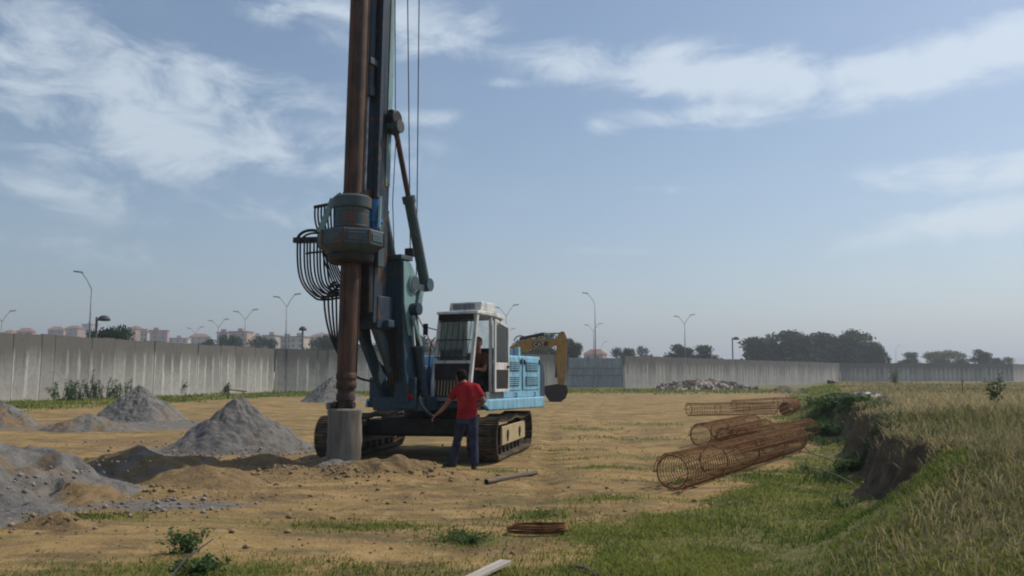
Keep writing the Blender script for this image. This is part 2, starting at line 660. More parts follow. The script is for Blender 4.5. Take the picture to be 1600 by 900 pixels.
def vnoise(x, y, s=0):
    i, j = np.floor(x), np.floor(y)
    fx, fy = x - i, y - j
    fx = fx * fx * (3 - 2 * fx)
    fy = fy * fy * (3 - 2 * fy)
    a, b = _hash(i, j, s), _hash(i + 1, j, s)
    c, d = _hash(i, j + 1, s), _hash(i + 1, j + 1, s)
    return (a * (1 - fx) + b * fx) * (1 - fy) + (c * (1 - fx) + d * fx) * fy


def fbm(x, y, s=0, o=4):
    t, a, n = 0, .5, 0
    for k in range(o):
        t = t + a * vnoise(x * 2 ** k, y * 2 ** k, s + k)
        n += a
        a *= .5
    return t / n


def sstep(a, b, x):
    t = np.clip((x - a) / (b - a), 0, 1)
    return t * t * (3 - 2 * t)


def gauss(x, y, cx, cy, rx, ry, ang=0):
    c, s_ = math.cos(ang), math.sin(ang)
    dx, dy = x - cx, y - cy
    u, v = dx * c + dy * s_, -dx * s_ + dy * c
    return np.exp(-((u / rx) ** 2 + (v / ry) ** 2))


def bank_s(x, y):
    """signed distance across the bank: > 0 on the raised field"""
    xe = np.interp(y, [-60, 5, 8, 11, 15, 22, 40, 400], [4.4, 4.4, 4.65, 5.1, 6.45, 9.0, 15.5, 148.5]) + (fbm(y * .45, y * 0 + 3.3, 5, 3) - .5) * 1.5 * sstep(7, 12, y) + (vnoise(y * 2.2, y * 0 + 1.1, 8) - .5) * .5 * sstep(8, 12, y)
    return x - xe


def terrain(x, y):
    x = np.asarray(x, float)
    y = np.asarray(y, float)
    z = (fbm(x * .22, y * .22, 1, 3) - .5) * .10 + (fbm(x * 1.3, y * 1.3, 2, 4) - .5) * .07
    z = z * sstep(.5, 6, np.abs(y) + np.abs(x))
    # churned soil round the bore hole and in front of the tracks
    sp = gauss(x, y, -3.6, 14.2, 2.6, .9) + .8 * gauss(x, y, -2.0, 14.3, 1.0, .5) + .7 * gauss(x, y, -5.2, 15.3, 1.8, .9) + .7 * gauss(x, y, -4.6, 16.3, .9, .6)
    z = z + sp * (.05 + .30 * np.maximum(fbm(x * 1.9, y * 1.9, 31, 4) - .36, 0))
    # ruts running back to the gate
    rut = np.sin((x - .10 * y) * 3.1 + 2 * fbm(x * .2, y * .1, 12, 2)) * gauss(x, y, 1.6, 24, 2.6, 14)
    z = z + rut * .018 + (fbm(x * .9, y * .9, 61, 5) - .5) * .09 * gauss(x, y, 0, 18, 9, 14)
    tr = np.exp(-((np.abs(np.abs(x - 1.15 - .09 * (y - 16) - .5 * np.sin(y * .12)) - .95)) / .22) ** 2) * sstep(9, 13, y) * sstep(70, 40, y)
    z = z - tr * (.045 + .03 * np.sin(y * 2 * math.pi / .19 * .5) * sstep(30, 20, y))
    s = bank_s(x, y)
    hb = np.interp(y, [-50, 5, 24, 45, 110, 400], [.86, .86, .9, .8, .6, .3])
    wd = np.interp(y, [-50, 6, 8.6, 10.5, 22, 30, 60], [3.6, 3.3, 2.0, 1.05, 1.1, 2.2, 5])
    t = sstep(0, 1, (s + wd) / wd)
    u_ = np.clip((s + wd) / wd, 0, 1)
    steep = .22 * u_ + .78 * sstep(.5, .97, u_ + (fbm(x * 2.6, y * 2.6, 45, 3) - .5) * .22) + (fbm(x * 7, y * 7, 44, 4) - .5) * .3 * u_ * (1 - u_) * 2
    prof = t + (steep - t) * sstep(8.6, 10.2, y) * sstep(30, 24, y)
    z = z + hb * prof + (fbm(x * .5, y * .5, 21, 3) - .5) * .16 * t
    # hollow under the lip where the bank has slipped
    z = z - .03 * gauss(s, y, -wd * .55, 16.5, .5, 5) * (fbm(x * 2, y * 2, 40, 3))
    return z


def H(x, y):
    return float(terrain(np.array([x]), np.array([y]))[0])


def ground_masks(x, y):
    s = bank_s(x, y)
    f = fbm(x * .35, y * .35, 51, 4)
    f2 = fbm(x * 1.1, y * .8, 57, 4)
    field = sstep(-.15, .25, s)
    wd = np.interp(y, [-50, 6, 8.6, 10.5, 22, 30, 60], [3.6, 3.3, 2.0, 1.05, 1.1, 2.2, 5])
    cut = sstep(-wd * .75, -wd * .4, s + (f2 - .5) * .5) * sstep(.15, -.1, s) * sstep(8.6, 10, y) * sstep(27, 23, y)
    # green strip below the bank
    edge = np.interp(y, [5, 7, 10, 12, 14.5, 19.5, 30], [-4.0, -3.9, -3.4, -2.7, -1.95, -1.4, -1.6]) + (f - .5) * 1.8
    green = sstep(edge - .5, edge + .4, s) * (1 - field) * sstep(60, 30, y)
    green = np.maximum(green, sstep(-3.8, -1.6, s + (f - .5) * 3) * sstep(19, 24, y) * (1 - field))
    # front edge of the frame, ragged tufts
    fr = sstep(8.0, 6.9, y + (f2 - .5) * 3.0) * sstep(-4.6, -3.4, x) * (.42 + .3 * sstep(-1, 2, x))
    green = np.maximum(green, fr)
    # worn patches
    for cx, cy, rx, ry in [(-.35, 8.9, .45, .35), (.35, 10.4, .5, .4), (1.2, 9.2, 1.2, .8), (1.5, 11.6, .7, .3), (-5.0, 10.2, .6, .25), (3.0, 17.5, 1.2, .5), (1.8, 15.5, .8, .3),
                           (-.2, 14.7, .4, .2), (2.0, 8.0, 1.5, .8), (-2.6, 7.4, .9, .5), (3.4, 23, 1.4, .7), (2.4, 27, 1.6, .8), (4.6, 30, 2.0, 1.0), (2.6, 13.6, .8, .35), (.9, 17.5, .8, .3), (-1.6, 9.6, .7, .3), (1.2, 19.5, .9, .3), (3.9, 15.6, .9, .5)]:
        green = np.maximum(green, gauss(x, y, cx, cy, rx, ry) * (.35 + .9 * f2))
    # verges along the walls
    dl = (x + 33) * .97 - (y - 55.3) * .243            # distance in front of the left wall
    vl = sstep(13.5, 9.5, dl + (f - .5) * 7) * sstep(30, 38, y) * (x < -12)
    dm = -((x + 24.7) * -.653 + (y - 88.4) * .757)
    vm = sstep(24, 17, dm + (f - .5) * 10) * (y > 40)
    vm = vm * (1 - sstep(3, 7, x) * 0)
    green = np.maximum(green, np.maximum(vl, vm))
    green = np.maximum(green, sstep(75, 95, y + (f - .5) * 14) * (1 - field))
    grey = .9 * gauss(x, y, -7.6, 11.5, 2.3, 3.0) + .9 * gauss(x, y, -6.4, 19.5, 2.6, 2.2) + .8 * gauss(x, y, -4.1, 11.0, 1.1, .45) + .85 * gauss(x, y, -13, 29, 5, 4)
    grey = np.clip(grey, 0, 1) * (1 - green)
    soil = np.clip(gauss(x, y, -3.4, 14.4, 2.6, 1.2) + .8 * gauss(x, y, -6, 14.2, 2.2, 1.2) + .6 * gauss(x, y, -9, 22, 3, 3), 0, 1)
    green = green * (1 - cut)
    return dict(field=field, cut=cut, grass=np.clip(green, 0, 1), grey=grey, soil=soil)


def build_ground():
    ang = np.concatenate([np.linspace(-180, -42, 46)[:-1], np.linspace(-42, 42, 640)[:-1], np.linspace(42, 180, 46)[:-1]])
    ang = np.radians(ang)
    rad = np.concatenate([np.geomspace(.6, 6, 40)[:-1], np.geomspace(6, 60, 420)[:-1], np.geomspace(60, 6000, 90)])
    A, Q = np.meshgrid(ang, rad)
    X, Y = Q * np.sin(A), Q * np.cos(A)
    Z = terrain(X, Y) * sstep(900, 300, Q)
    na, nr = len(ang), len(rad)
    vs = np.stack([X.ravel(), Y.ravel(), Z.ravel()], 1)
    i, j = np.meshgrid(np.arange(nr - 1), np.arange(na), indexing='ij')
    k = (j + 1) % na
    fs = np.stack([i * na + j, i * na + k, (i + 1) * na + k, (i + 1) * na + j], -1).reshape(-1, 4)[:, ::-1]
    c = len(vs)
    vs = np.vstack([vs, [[0, 0, H(0, 0)]]])
    cap = np.stack([np.full(na, c), np.arange(na), (np.arange(na) + 1) % na, (np.arange(na) + 1) % na], 1)
    at = ground_masks(vs[:, 0], vs[:, 1])
    me = fast_mesh('ground', vs, fs, 'ground_earth', attrs=at)
    me.shade_smooth()
    o = link('ground', me)
    o['kind'] = 'structure'
    return o


build_ground()


# ------------------------------------------------------------------ far ridge and town hill
def ridge(name, pts, depth, mat='hill_green'):
    """pts: (x, y, crest height); a rounded ridge with real depth"""
    n = len(pts)
    m = 9
    vs, fs = [], []
    for i, (x, y, h) in enumerate(pts):
        d = Vector((x, y, 0)).normalized()
        for k in range(m):
            t = k / (m - 1)
            q = Vector((x, y, 0)) + d * depth * (t - .5)
            vs.append((q.x, q.y, -3 + (h + 3) * math.sin(math.pi * t) ** .8))
    for i in range(n - 1):
        for k in range(m - 1):
            fs.append((i * m + k, (i + 1) * m + k, (i + 1) * m + k + 1, i * m + k + 1))
    b = MB()
    b.add(vs, fs)
    o = b.build(name, mat, smooth=True)
    o.data.shade_smooth()
    o['kind'] = 'structure'
    return o


def hill_h(px):
    ys = np.interp(px, [-400, -100, 0, 40, 90, 130, 165, 205, 260, 330, 420, 520, 640, 760], [540, 524, 524, 522, 523, 518, 510, 512, 527, 533, 540, 544, 548, 556])
    return ys


HD = 760.
ridge('town_hill', [((px - 800) / 1330 * HD, HD, (588 - hill_h(px)) / 1330 * HD * .93 + 1.64) for px in range(-400, 761, 20)], 260)
ridge('far_hill', [((px - 800) / 1330 * 3200, 3200, (588 - y) / 1330 * 3200 + 1.6) for px, y in [(1380, 584), (1450, 575), (1520, 568), (1560, 560), (1600, 557), (1660, 556), (1740, 562), (1900, 566), (2100, 578)]], 900)


# ------------------------------------------------------------------ perimeter wall
PANEL_W, PANEL_T, WALL_H = 1.2, .18, 4.5


def panel_mesh():
    b = MB()
    w, t, h = PANEL_W / 2 - .003, PANEL_T / 2, WALL_H
    c = .012
    prof = [(-w, -t + c), (-w + c, -t), (w - c, -t), (w, -t + c), (w, t), (-w, t)]
    vs = [(x, y, -.25) for x, y in prof] + [(x, y, h) for x, y in prof]
    n = 6
    b.add(vs, [(i, (i + 1) % n, n + (i + 1) % n, n + i) for i in range(n)] + [tuple(range(n - 1, -1, -1)), tuple(range(n, 2 * n))])
    return b.mesh('panel', 'wall_concrete')


PANEL = panel_mesh()


def wall(p0, p1, label):
    a, b = Vector(p0), Vector(p1)
    d = b - a
    L = d.length
    ang = math.atan2(d.y, d.x)
    w = thing('concrete_wall', label, 'wall', (a.x, a.y, 0), ang, 'perimeter wall of precast slabs')
    n = round(L / PANEL_W)
    for i in range(n):
        o = link('panel', PANEL, w, ((i + .5) * L / n, random.uniform(-.025, .025), random.uniform(-.06, .05)))
        o.scale = (L / n / PANEL_W, 1, 1)
        o.rotation_euler = (random.uniform(-.006, .006), random.uniform(-.002, .002), random.uniform(-.008, .008))
    return w


WL = [(-36.0, 43.3), (-24.73, 88.4), (7.4, 116.0)]
WR = [(15.7, 119.0), (70.9, 185.0), (114.3, 195.), (150., 240.)]
wall(WL[0], WL[1], 'long pale concrete slab wall with white lime streaks behind the gravel piles')
wall((-24.5, 88.55), WL[2], 'grey concrete slab wall running behind the drilling rig to the gate')
wall(WR[0], WR[1], 'stained concrete slab wall between the metal gate and the dark wall')
wall((71.1, 185.1), WR[2], 'dark shaded concrete slab wall beyond the dry grass field')
wall((114.5, 195.3), WR[3], 'far end of the slab wall under the distant hill')


def gate():
    a, b = Vector(WL[2]), Vector(WR[0])
    d = b - a
    L = d.length
    g = thing('metal_gate', 'grey corrugated sheet metal gate in the concrete wall', 'gate', (a.x, a.y, 0), math.atan2(d.y, d.x))
    w = L - .5
    m = MB()
    n = 26
    pts = []
    for i in range(n):
        x0 = .12 + w * i / n
        p = w / n
        pts += [(x0, 0), (x0 + p * .38, 0), (x0 + p * .5, -.07), (x0 + p * .88, -.07)]
    k = len(pts)
    vs = [(x, y, .1) for x, y in pts] + [(x, y, 4.15) for x, y in pts]
    vs += [(x, y + .012, .1) for x, y in pts] + [(x, y + .012, 4.15) for x, y in pts]
    fs = []
    for i in range(k - 1):
        fs += [(i, i + 1, k + i + 1, k + i), (2 * k + i, 3 * k + i, 3 * k + i + 1, 2 * k + i + 1), (k + i, k + i + 1, 3 * k + i + 1, 3 * k + i), (i, 2 * k + i, 2 * k + i + 1, i + 1)]
    m.add(vs, fs)
    m.build('corrugated_sheet', 'sheet_grey', g)
    for z in (1.75, 2.75):
        MB().bx(.1, .1 + w, -.14, -.075, z - .06, z + .06).build('rail', 'paint_grey', g, bevel=.01)
    for x in (.06, L - .3):
        MB().bx(x - .05, x + .25, -.16, .16, -.2, 4.5).build('gate_post', 'wall_concrete', g, bevel=.03)


gate()


# ------------------------------------------------------------------ vegetation builders
def leaf_cloud(centres, radii, n, size, seed, flat=.8):
    """random leaf quads spread through ellipsoid lobes; returns verts, quads, tint"""
    r = np.random.default_rng(seed)
    k = len(centres)
    C = np.array(centres, float)
    Rr = np.array(radii, float)
    vol = Rr.prod(1)
    idx = r.choice(k, n, p=vol / vol.sum())
    d = r.normal(size=(n, 3))
    d /= np.linalg.norm(d, axis=1)[:, None]
    q = r.random(n) ** (1 / 3.) * (.78 + .42 * r.random(n) ** 2)
    P = C[idx] + d * q[:, None] * Rr[idx]
    a = r.normal(size=(n, 3))
    a /= np.linalg.norm(a, axis=1)[:, None]
    a[:, 2] *= flat
    b = np.cross(a, r.normal(size=(n, 3)))
    b /= np.linalg.norm(b, axis=1)[:, None] + 1e-9
    s = size * (.55 + .9 * r.random(n))[:, None]
    a, b = a * s, b * s * .6
    V = np.stack([P - a, P - b * .9, P + a, P + b], 1).reshape(-1, 3)
    F = np.arange(4 * n).reshape(n, 4)
    tone = np.clip(.5 + .25 * r.normal(size=n) + .25 * r.normal(size=k)[idx], 0, 1)
    return V, F, np.repeat(tone, 4)


TREE_PROTO = {}


def tree_proto(kind, seed, mat):
    """tree of unit height 10: wide lobed crown almost to the ground"""
    key = (kind, seed, mat)
    if key in TREE_PROTO:
        return TREE_PROTO[key]
    r = random.Random(seed * 13 + 5)
    cs, rs = [], []
    if kind == 'round':
        for i in range(15):
            a = r.uniform(0, 6.28)
            q = r.uniform(.3, 3.0)
            z = r.uniform(3.0, 8.2)
            q *= math.sqrt(max(.1, 1 - ((z - 5.2) / 4.4) ** 2))
            s_ = r.uniform(1.0, 1.8)
            cs.append((q * math.cos(a), q * math.sin(a), z))
            rs.append((s_, s_, s_ * .8))
        cs.append((0, 0, 5.0)); rs.append((1.7, 1.7, 2.2))
    else:
        for i in range(14):
            z = 1.5 + 8 * i / 14
            w = 2.0 * (1 - (z / 10.5) ** 1.6) + .35
            a = r.uniform(0, 6.28)
            cs.append((w * .5 * math.cos(a), w * .5 * math.sin(a), z))
            rs.append((w * .75, w * .75, .9))
    V, F, T = leaf_cloud(cs, rs, 4600, .23, seed)
    crown = fast_mesh('crown', V, F, mat, T)
    b = MB()
    b.tube([(0, 0, -.3), (.05, .03, 1.5), (-.05, .05, 3.5), (.03, 0, 6.5)], [.28, .22, .17, .06], 8)
    for c, q in list(zip(cs, rs))[::2]:
        b.tube([(0, 0, max(1.2, c[2] - 2.4)), ((c[0]) * .5, c[1] * .5, c[2] - .9), c], [.1, .07, .03], 5)
    trunk = b.mesh('trunk', 'bark', True)
    TREE_PROTO[key] = (crown, trunk)
    return crown, trunk


def tree(px, ytop, d, wpx, label, kind='round', seed=1, mat='leaf_dark', group='trees beyond the wall', base=0):
    x = (px - 800) / 1330 * d
    h = 1.64 + (588 - ytop) / 1330 * d
    crown, trunk = tree_proto(kind, seed, mat)
    t = thing('tree', label, 'tree', (x, d, base), random.uniform(0, 6.28), group)
    sx = wpx / 1330 * d / (7.6 if kind == 'round' else 4.2)
    sz = (h - base) / (9.4 if kind == 'round' else 10.2)
    t.scale = (sx, sx, sz)
    link('crown', crown, t)
    link('trunk', trunk, t)
    return t


T1 = 'dark round tree rising over the pale wall below the town hill'
tree(182, 503, 95, 62, T1, seed=1, group=None)
tree(148, 514, 100, 40, 'low dark tree beside the single-arm lamp behind the wall', seed=2, group=None)
for px, yt, w, s_, lb in [(322, 528, 40, 3, 'small dark tree below the low orange town house'), (358, 519, 46, 1, 'small dark tree before the grey brown town block'), (395, 525, 50, 2, 'dark tree at the foot of the flat-roofed orange block'), (425, 528, 40, 4, 'dark tree hiding the base of the cream block')]:
    tree(px, yt, 230, w, lb, seed=s_, group=None)
tree(490, 526, 200, 44, 'dark tree between the mushroom lamp and the dropping hoses', seed=2, group=None)
tree(516, 522, 200, 44, 'dark tree right behind the dropping hoses by the drill bar', seed=3, group=None)
for px, yt, w, s_, lb in [(580, 532, 50, 1, 'dark tree glimpsed between drill bar and lower link'), (612, 528, 44, 4, 'dark tree mostly hidden behind the rig boom'), (664, 523, 40, 2, 'dark tree in the gap between boom and white cab'), (690, 527, 44, 3, 'dark tree seen through the cab windscreen')]:
    tree(px, yt, 190, w, lb, seed=s_, group=None)
tree(852, 518, 160, 70, 'green tree just behind the yellow excavator arm', seed=4, mat='leaf_mid', group=None)
tree(895, 528, 165, 52, 'mid green tree between the excavator arm and the gate', seed=3, mat='leaf_mid', group=None)
tree(826, 530, 170, 50, 'green tree low behind the excavator boom', seed=2, mat='leaf_mid', group=None)
for px, yt, w, s_, lb in [(973, 540, 44, 1, 'rounded green tree above the gate post'), (1008, 540, 28, 2, 'small green tree between two rounded trees behind the wall'),
                          (1066, 537, 60, 3, 'green tree behind the wall beside the twin-arm lamp'), (1102, 538, 66, 4, 'spreading green tree sloping down to the hooded lamp')]:
    tree(px, yt, 210, w, lb, seed=s_, mat='leaf_dark', group=None)
for k, (px, yt, w, s_, dd) in enumerate([(1178, 522, 80, 1, 215), (1210, 516, 92, 2, 222), (1248, 515, 98, 3, 216), (1288, 517, 100, 4, 224), (1322, 517, 92, 1, 218), (1348, 515, 78, 2, 222), (1368, 532, 44, 3, 214)]):
    tree(px, yt, dd, w, 'tall dark tree in the dense grove behind the wall', seed=s_, group='dense grove of dark trees')
tree(1420, 549, 260, 46, 'small dark tree right of the grove', seed=4, group=None)
tree(1470, 545, 265, 60, 'pale green tree above the dark wall', seed=1, mat='leaf_light', group=None)
tree(1500, 549, 268, 44, 'low pale green tree beside a larger pale one', seed=2, mat='leaf_light', group=None)
tree(1534, 545, 240, 42, 'dark tree leaning over the end of the dark wall', seed=3, mat='leaf_dark', group=None)
tree(1562, 556, 250, 40, 'low dark tree at the corner of the far wall', seed=1, mat='leaf_dark', group=None)


# ------------------------------------------------------------------ street lamps
def lamp_head(b, p, d):
    d = Vector(d).normalized()
    p = Vector(p)
    b.beam(p - d * .1, p + d * .75, .26, .12)


def street_lamp(px, ytop, d, label, arms=(-1, 1), group=None, second=False, hs=1.0):
    x = (px - 800) / 1330 * d
    zt = 1.64 + (588 - ytop) / 1330 * d
    t = thing('street_lamp', label, 'street lamp', (x, d, 0), random.uniform(-.2, .2), group)
    zj = zt - 1.5
    MB().tube([(0, 0, -.3), (0, 0, zj * .5), (0, 0, zj)], [.10, .08, .05], 8).build('pole', 'lamp_metal', t, smooth=True)
    for i, sx in enumerate(arms):
        rise = 1.45 if sx > 0 or len(arms) == 1 else 1.15
        MB().tube([(0, 0, zj - .05), (sx * .5 * hs, 0, zj + rise * .55), (sx * 1.05 * hs, 0, zj + rise)], .035, 6).build('arm', 'lamp_metal', t, smooth=True)
        b = MB()
        lamp_head(b, (sx * 1.05 * hs, 0, zj + rise + .02), (sx, 0, .12))
        b.build('lamp_head', 'lamp_head', t, bevel=.04)
    return t


TW = 'twin-arm street lamps outside the wall'
street_lamp(140, 424, 72, 'tall single-arm street lamp above the pale wall near the town hill', arms=(-1,))
street_lamp(447, 460, 104, 'tall twin-arm street lamp beside the hanging hydraulic hoses', group=TW)
street_lamp(383, 484, 124, 'twin-arm street lamp in front of the flat-roofed town block', group=TW)
street_lamp(341, 499, 150, 'small distant twin-arm street lamp before the town', group=TW)
street_lamp(305, 511, 180, 'smallest distant twin-arm street lamp above the pale wall', group=TW)
street_lamp(2, 486, 120, 'twin-arm street lamp above the pale wall beside the town roofs', group=TW)
street_lamp(791, 477, 118, 'twin-arm street lamp right behind the white cab', group=TW)
street_lamp(792, 514, 180, 'distant twin-arm street lamp in line with the cab lamp', group=TW)
street_lamp(930, 458, 121, 'tall single-arm street lamp behind the corrugated gate', arms=(-1,))
street_lamp(927.5, 506, 165, 'twin-arm street lamp lower behind the gate lamp', group=TW)
street_lamp(1070, 492, 138, 'twin-arm street lamp between green trees and hooded lamp', group=TW)
street_lamp(939, 534, 240, 'tiny far street lamp low behind the gate', arms=(1,))
street_lamp(1398, 540, 300, 'tiny far street lamp right of the dark grove', arms=(1,))
street_lamp(512, 518, 200, 'faint twin-arm street lamp left of the drill bar', group=TW)


def hood_lamp(px, ytop, d, label, side=1, big=1.0):
    x = (px - 800) / 1330 * d
    zt = 1.64 + (588 - ytop) / 1330 * d
    t = thing('hooded_lamp', label, 'street lamp', (x, d, 0))
    MB().tube([(0, 0, -.3), (0, 0, zt - .1)], .11, 8).build('pole', 'lamp_dark', t, smooth=True)
    c = side * .75 * big
    if side:
        MB().tube([(0, 0, zt - .45), (c * .5, 0, zt - .4), (c, 0, zt - .45)], .05, 6).build('arm', 'lamp_dark', t)
    w = .62 * big
    MB().lathe([(w * .3, -.5), (w, -.45), (w * .95, -.25), (w * .6, -.02), (w * .15, .06)], 14, (c, 0, zt)).build('hood', 'lamp_dark', t, smooth=True)
    return t


hood_lamp(150, 494, 82, 'dark hooded lamp on side arm before the round tree', 1, .95)
hood_lamp(473, 511, 108, 'dark mushroom lamp on a post above the wall', 0, .8)
hood_lamp(1144, 527, 150, 'dark hooded lamp left of the dense grove', 1, .9)


# ------------------------------------------------------------------ far town
def block(px0, px1, ytop, d, mi, label, storeys=5, pitched=False, rel=0):
    x0, x1 = (px0 - 800) / 1330 * d, (px1 - 800) / 1330 * d
    w = x1 - x0
    zt = 1.64 + (588 - ytop - 3) / 1330 * d
    base = zt - storeys * 3.1
    low = min(base, 0) - 4
    dp = max(9, w * .6)
    t = thing('town_building', label, 'building', ((x0 + x1) / 2, d, 0), random.uniform(-.35, .35))
    MB().bx(-w / 2, w / 2, -dp / 2, dp / 2, low, zt).build('wall', 'plaster_%d' % mi, t)
    if pitched:
        b = MB()
        e = .6
        vs = [(-w / 2 - e, -dp / 2 - e, zt), (w / 2 + e, -dp / 2 - e, zt), (w / 2 + e, dp / 2 + e, zt), (-w / 2 - e, dp / 2 + e, zt), (-w / 4, 0, zt + 2.6), (w / 4, 0, zt + 2.6)]
        b.add(vs, [(0, 1, 5, 4), (2, 3, 4, 5), (1, 2, 5), (3, 0, 4), (3, 2, 1, 0)])
        b.build('roof', 'roof_tile', t)
    else:
        MB().bx(-w / 2 - .4, w / 2 + .4, -dp / 2 - .4, dp / 2 + .4, zt, zt + .7).build('roof', 'roof_tile' if mi != 3 else 'plaster_4', t)
        MB().bx(-1.6, 1.6, -1.5, 1.5, zt + .7, zt + 2.6).build('stair_head', 'plaster_%d' % mi, t)
    n = max(2, int(w / 4.2))
    for k in range(min(storeys, 5)):
        for i in range(n):
            cx = -w / 2 + (i + .5) * w / n
            cz = zt - 1.7 - 3.1 * k
            o = link('window', WIN, t, (cx, -dp / 2 - .03, cz))
    return t


WIN = MB().bx(-.75, .75, -.06, .1, -.8, .8).mesh('window', 'far_window')
block(30, 52, 516, 560, 0, 'low orange house with tiled roof at the far edge of town', 2, True)
block(78, 100, 513, 640, 2, 'orange roofed house on the slope left of the single-arm lamp', 3, True)
block(104, 130, 511, 700, 0, 'wide orange house high on the town slope', 3, True)
block(6, 26, 519, 600, 1, 'pale low house among the first town roofs', 2, True)
block(132, 150, 505, 760, 3, 'white house at the hill crest beside the round tree', 3)
block(205, 220, 512, 640, 0, 'narrow orange house right of the round tree', 3, True)
block(226, 262, 515, 620, 2, 'broad reddish apartment block with flat roof', 6)
block(222, 232, 517, 600, 1, 'narrow yellow block against the reddish apartment block', 6)
block(266, 296, 527, 640, 3, 'long low whitish building in town', 2)
block(298, 328, 524, 660, 0, 'orange low house with tiled roof between two lamps', 3, True)
block(342, 358, 518, 560, 4, 'grey brown block left of the flat-roofed town block', 6)
block(362, 392, 517, 540, 0, 'orange flat-roofed town block behind the lamp', 7)
block(396, 412, 524, 600, 3, 'small whitish block between town blocks', 4)
block(416, 437, 523, 520, 1, 'cream block with sunny end wall beside the tall lamp', 7)
block(440, 458, 526, 500, 4, 'grey brown town block next to the mushroom lamp', 7)
block(458, 481, 525, 490, 1, 'yellowish apartment block behind the mushroom lamp', 7)
block(486, 524, 524, 620, 0, 'long orange building behind the hanging hoses', 4, True)
block(660, 684, 534, 520, 2, 'orange roofed house between the rig and the cab', 3, True)
block(915, 945, 551, 420, 2, 'low reddish roof peeping over the corrugated gate', 2, True)


# ------------------------------------------------------------------ heaps
def heap(name, label, cat, cx, cy, rx, ry, h, ang=0, soil=0., seed=1, rough=.12, n=150, power=1.0, crater=0, group=None):
    rr = np.linspace(0, 1.25, 70)
    tt = np.linspace(0, 2 * math.pi, n, endpoint=False)
    Q, A = np.meshgrid(rr, tt, indexing='ij')
    wob = 1 + .55 * (fbm(np.cos(A) * 1.3 + 5 + seed, np.sin(A) * 1.3 + 9, seed, 3) - .5)
    u, v = Q * np.cos(A) * rx * wob, Q * np.sin(A) * ry * wob
    c, s_ = math.cos(ang), math.sin(ang)
    X, Y = cx + u * c - v * s_, cy + u * s_ + v * c
    pr = np.clip(1 - Q, 0, None)
    prof = np.sqrt(pr ** 2 + .004) - .063 if power == 1 else pr ** power
    prof = np.where(Q > 1, 0, prof)
    nz = (fbm(X * 1.1 + seed, Y * 1.1, seed + 3, 5) - .5) * rough * 2.2 * sstep(1.05, .6, Q) + (fbm(X * 5, Y * 5, seed + 9, 3) - .5) * rough * .5 + (fbm(X * 11, Y * 11, seed + 13, 3) - .5) * .09 * sstep(1.1, .8, Q)
    Z = terrain(X, Y) + h * prof + nz * h - .06 * sstep(.9, 1.2, Q)
    vs = np.stack([X.ravel() - cx, Y.ravel() - cy, Z.ravel()], 1)
    i, j = np.meshgrid(np.arange(len(rr) - 1), np.arange(n), indexing='ij')
    k = (j + 1) % n
    fs = np.stack([i * n + j, (i + 1) * n + j, (i + 1) * n + k, i * n + k], -1).reshape(-1, 4)
    so = np.clip(soil + (fbm(X * .9, Y * .9, seed + 20, 3) - .5) * 1.4, 0, 1).ravel() if soil else np.zeros(X.size)
    me = fast_mesh(name, vs, fs, 'heap_earth', attrs={'soil': so})
    me.shade_smooth()
    return tag(link(name, me, None, (cx, cy, 0)), label, cat, group)


heap('gravel_pile', 'tall dark grey conical gravel pile in front of the pale wall', 'gravel pile', -14.1, 32.6, 1.75, 1.7, 1.42, seed=2, rough=.09)
heap('gravel_pile', 'broad light grey conical gravel pile beside the left crawler track', 'gravel pile', -6.2, 19.6, 1.65, 1.5, 1.1, soil=.36, seed=5, rough=.2, power=1.12)
heap('gravel_pile', 'grey gravel pile with yellow soil near the edge of the site', 'gravel pile', -17.0, 28.5, 1.6, 1.4, 1.0, soil=.3, seed=8, rough=.2)
heap('gravel_pile', 'low grey gravel mound between the two conical piles', 'gravel pile', -12.9, 26.2, 1.5, 1.1, .55, soil=.35, seed=11, rough=.25)
heap('gravel_pile', 'far grey gravel pile behind the drill bar at the wall', 'gravel pile', -12.0, 57, 2.3, 2.2, 1.75, seed=14, rough=.06)
heap('gravel_pile', 'sprawling grey rubble mound in the left foreground', 'gravel pile', -7.5, 11.4, 2.2, 2.6, .85, soil=.3, seed=17, rough=.42, power=1.2)
heap('soil_heap', 'lumpy brown soil heap beside the grey rubble mound', 'soil heap', -6.2, 14.3, 1.9, 1.0, .46, soil=.85, seed=21, rough=.42, ang=-.3)
heap('soil_heap', 'low spread of brown soil between rubble mound and bore bucket', 'soil heap', -4.7, 13.2, 1.3, .65, .22, soil=.95, seed=24, rough=.3, ang=-.5)
heap('soil_heap', 'small churned soil hump in front of the crawler tracks', 'soil heap', -1.95, 14.25, .85, .45, .2, soil=.9, seed=27, rough=.3)
heap('soil_heap', 'fresh brown spoil ridge between bucket and left track', 'soil heap', -4.5, 15.7, .8, .5, .24, soil=.9, seed=29, rough=.3, ang=.2)
heap('soil_heap', 'ring of wet spoil banked round the foot of the drilling bucket', 'soil heap', -3.02, 15.1, .95, .7, .2, soil=.75, seed=37, rough=.4)
heap('soil_heap', 'small clod covered soil hump in the grass patch by the rubble mound', 'soil heap', -5.0, 9.6, .55, .35, .2, soil=.85, seed=33, rough=.35)


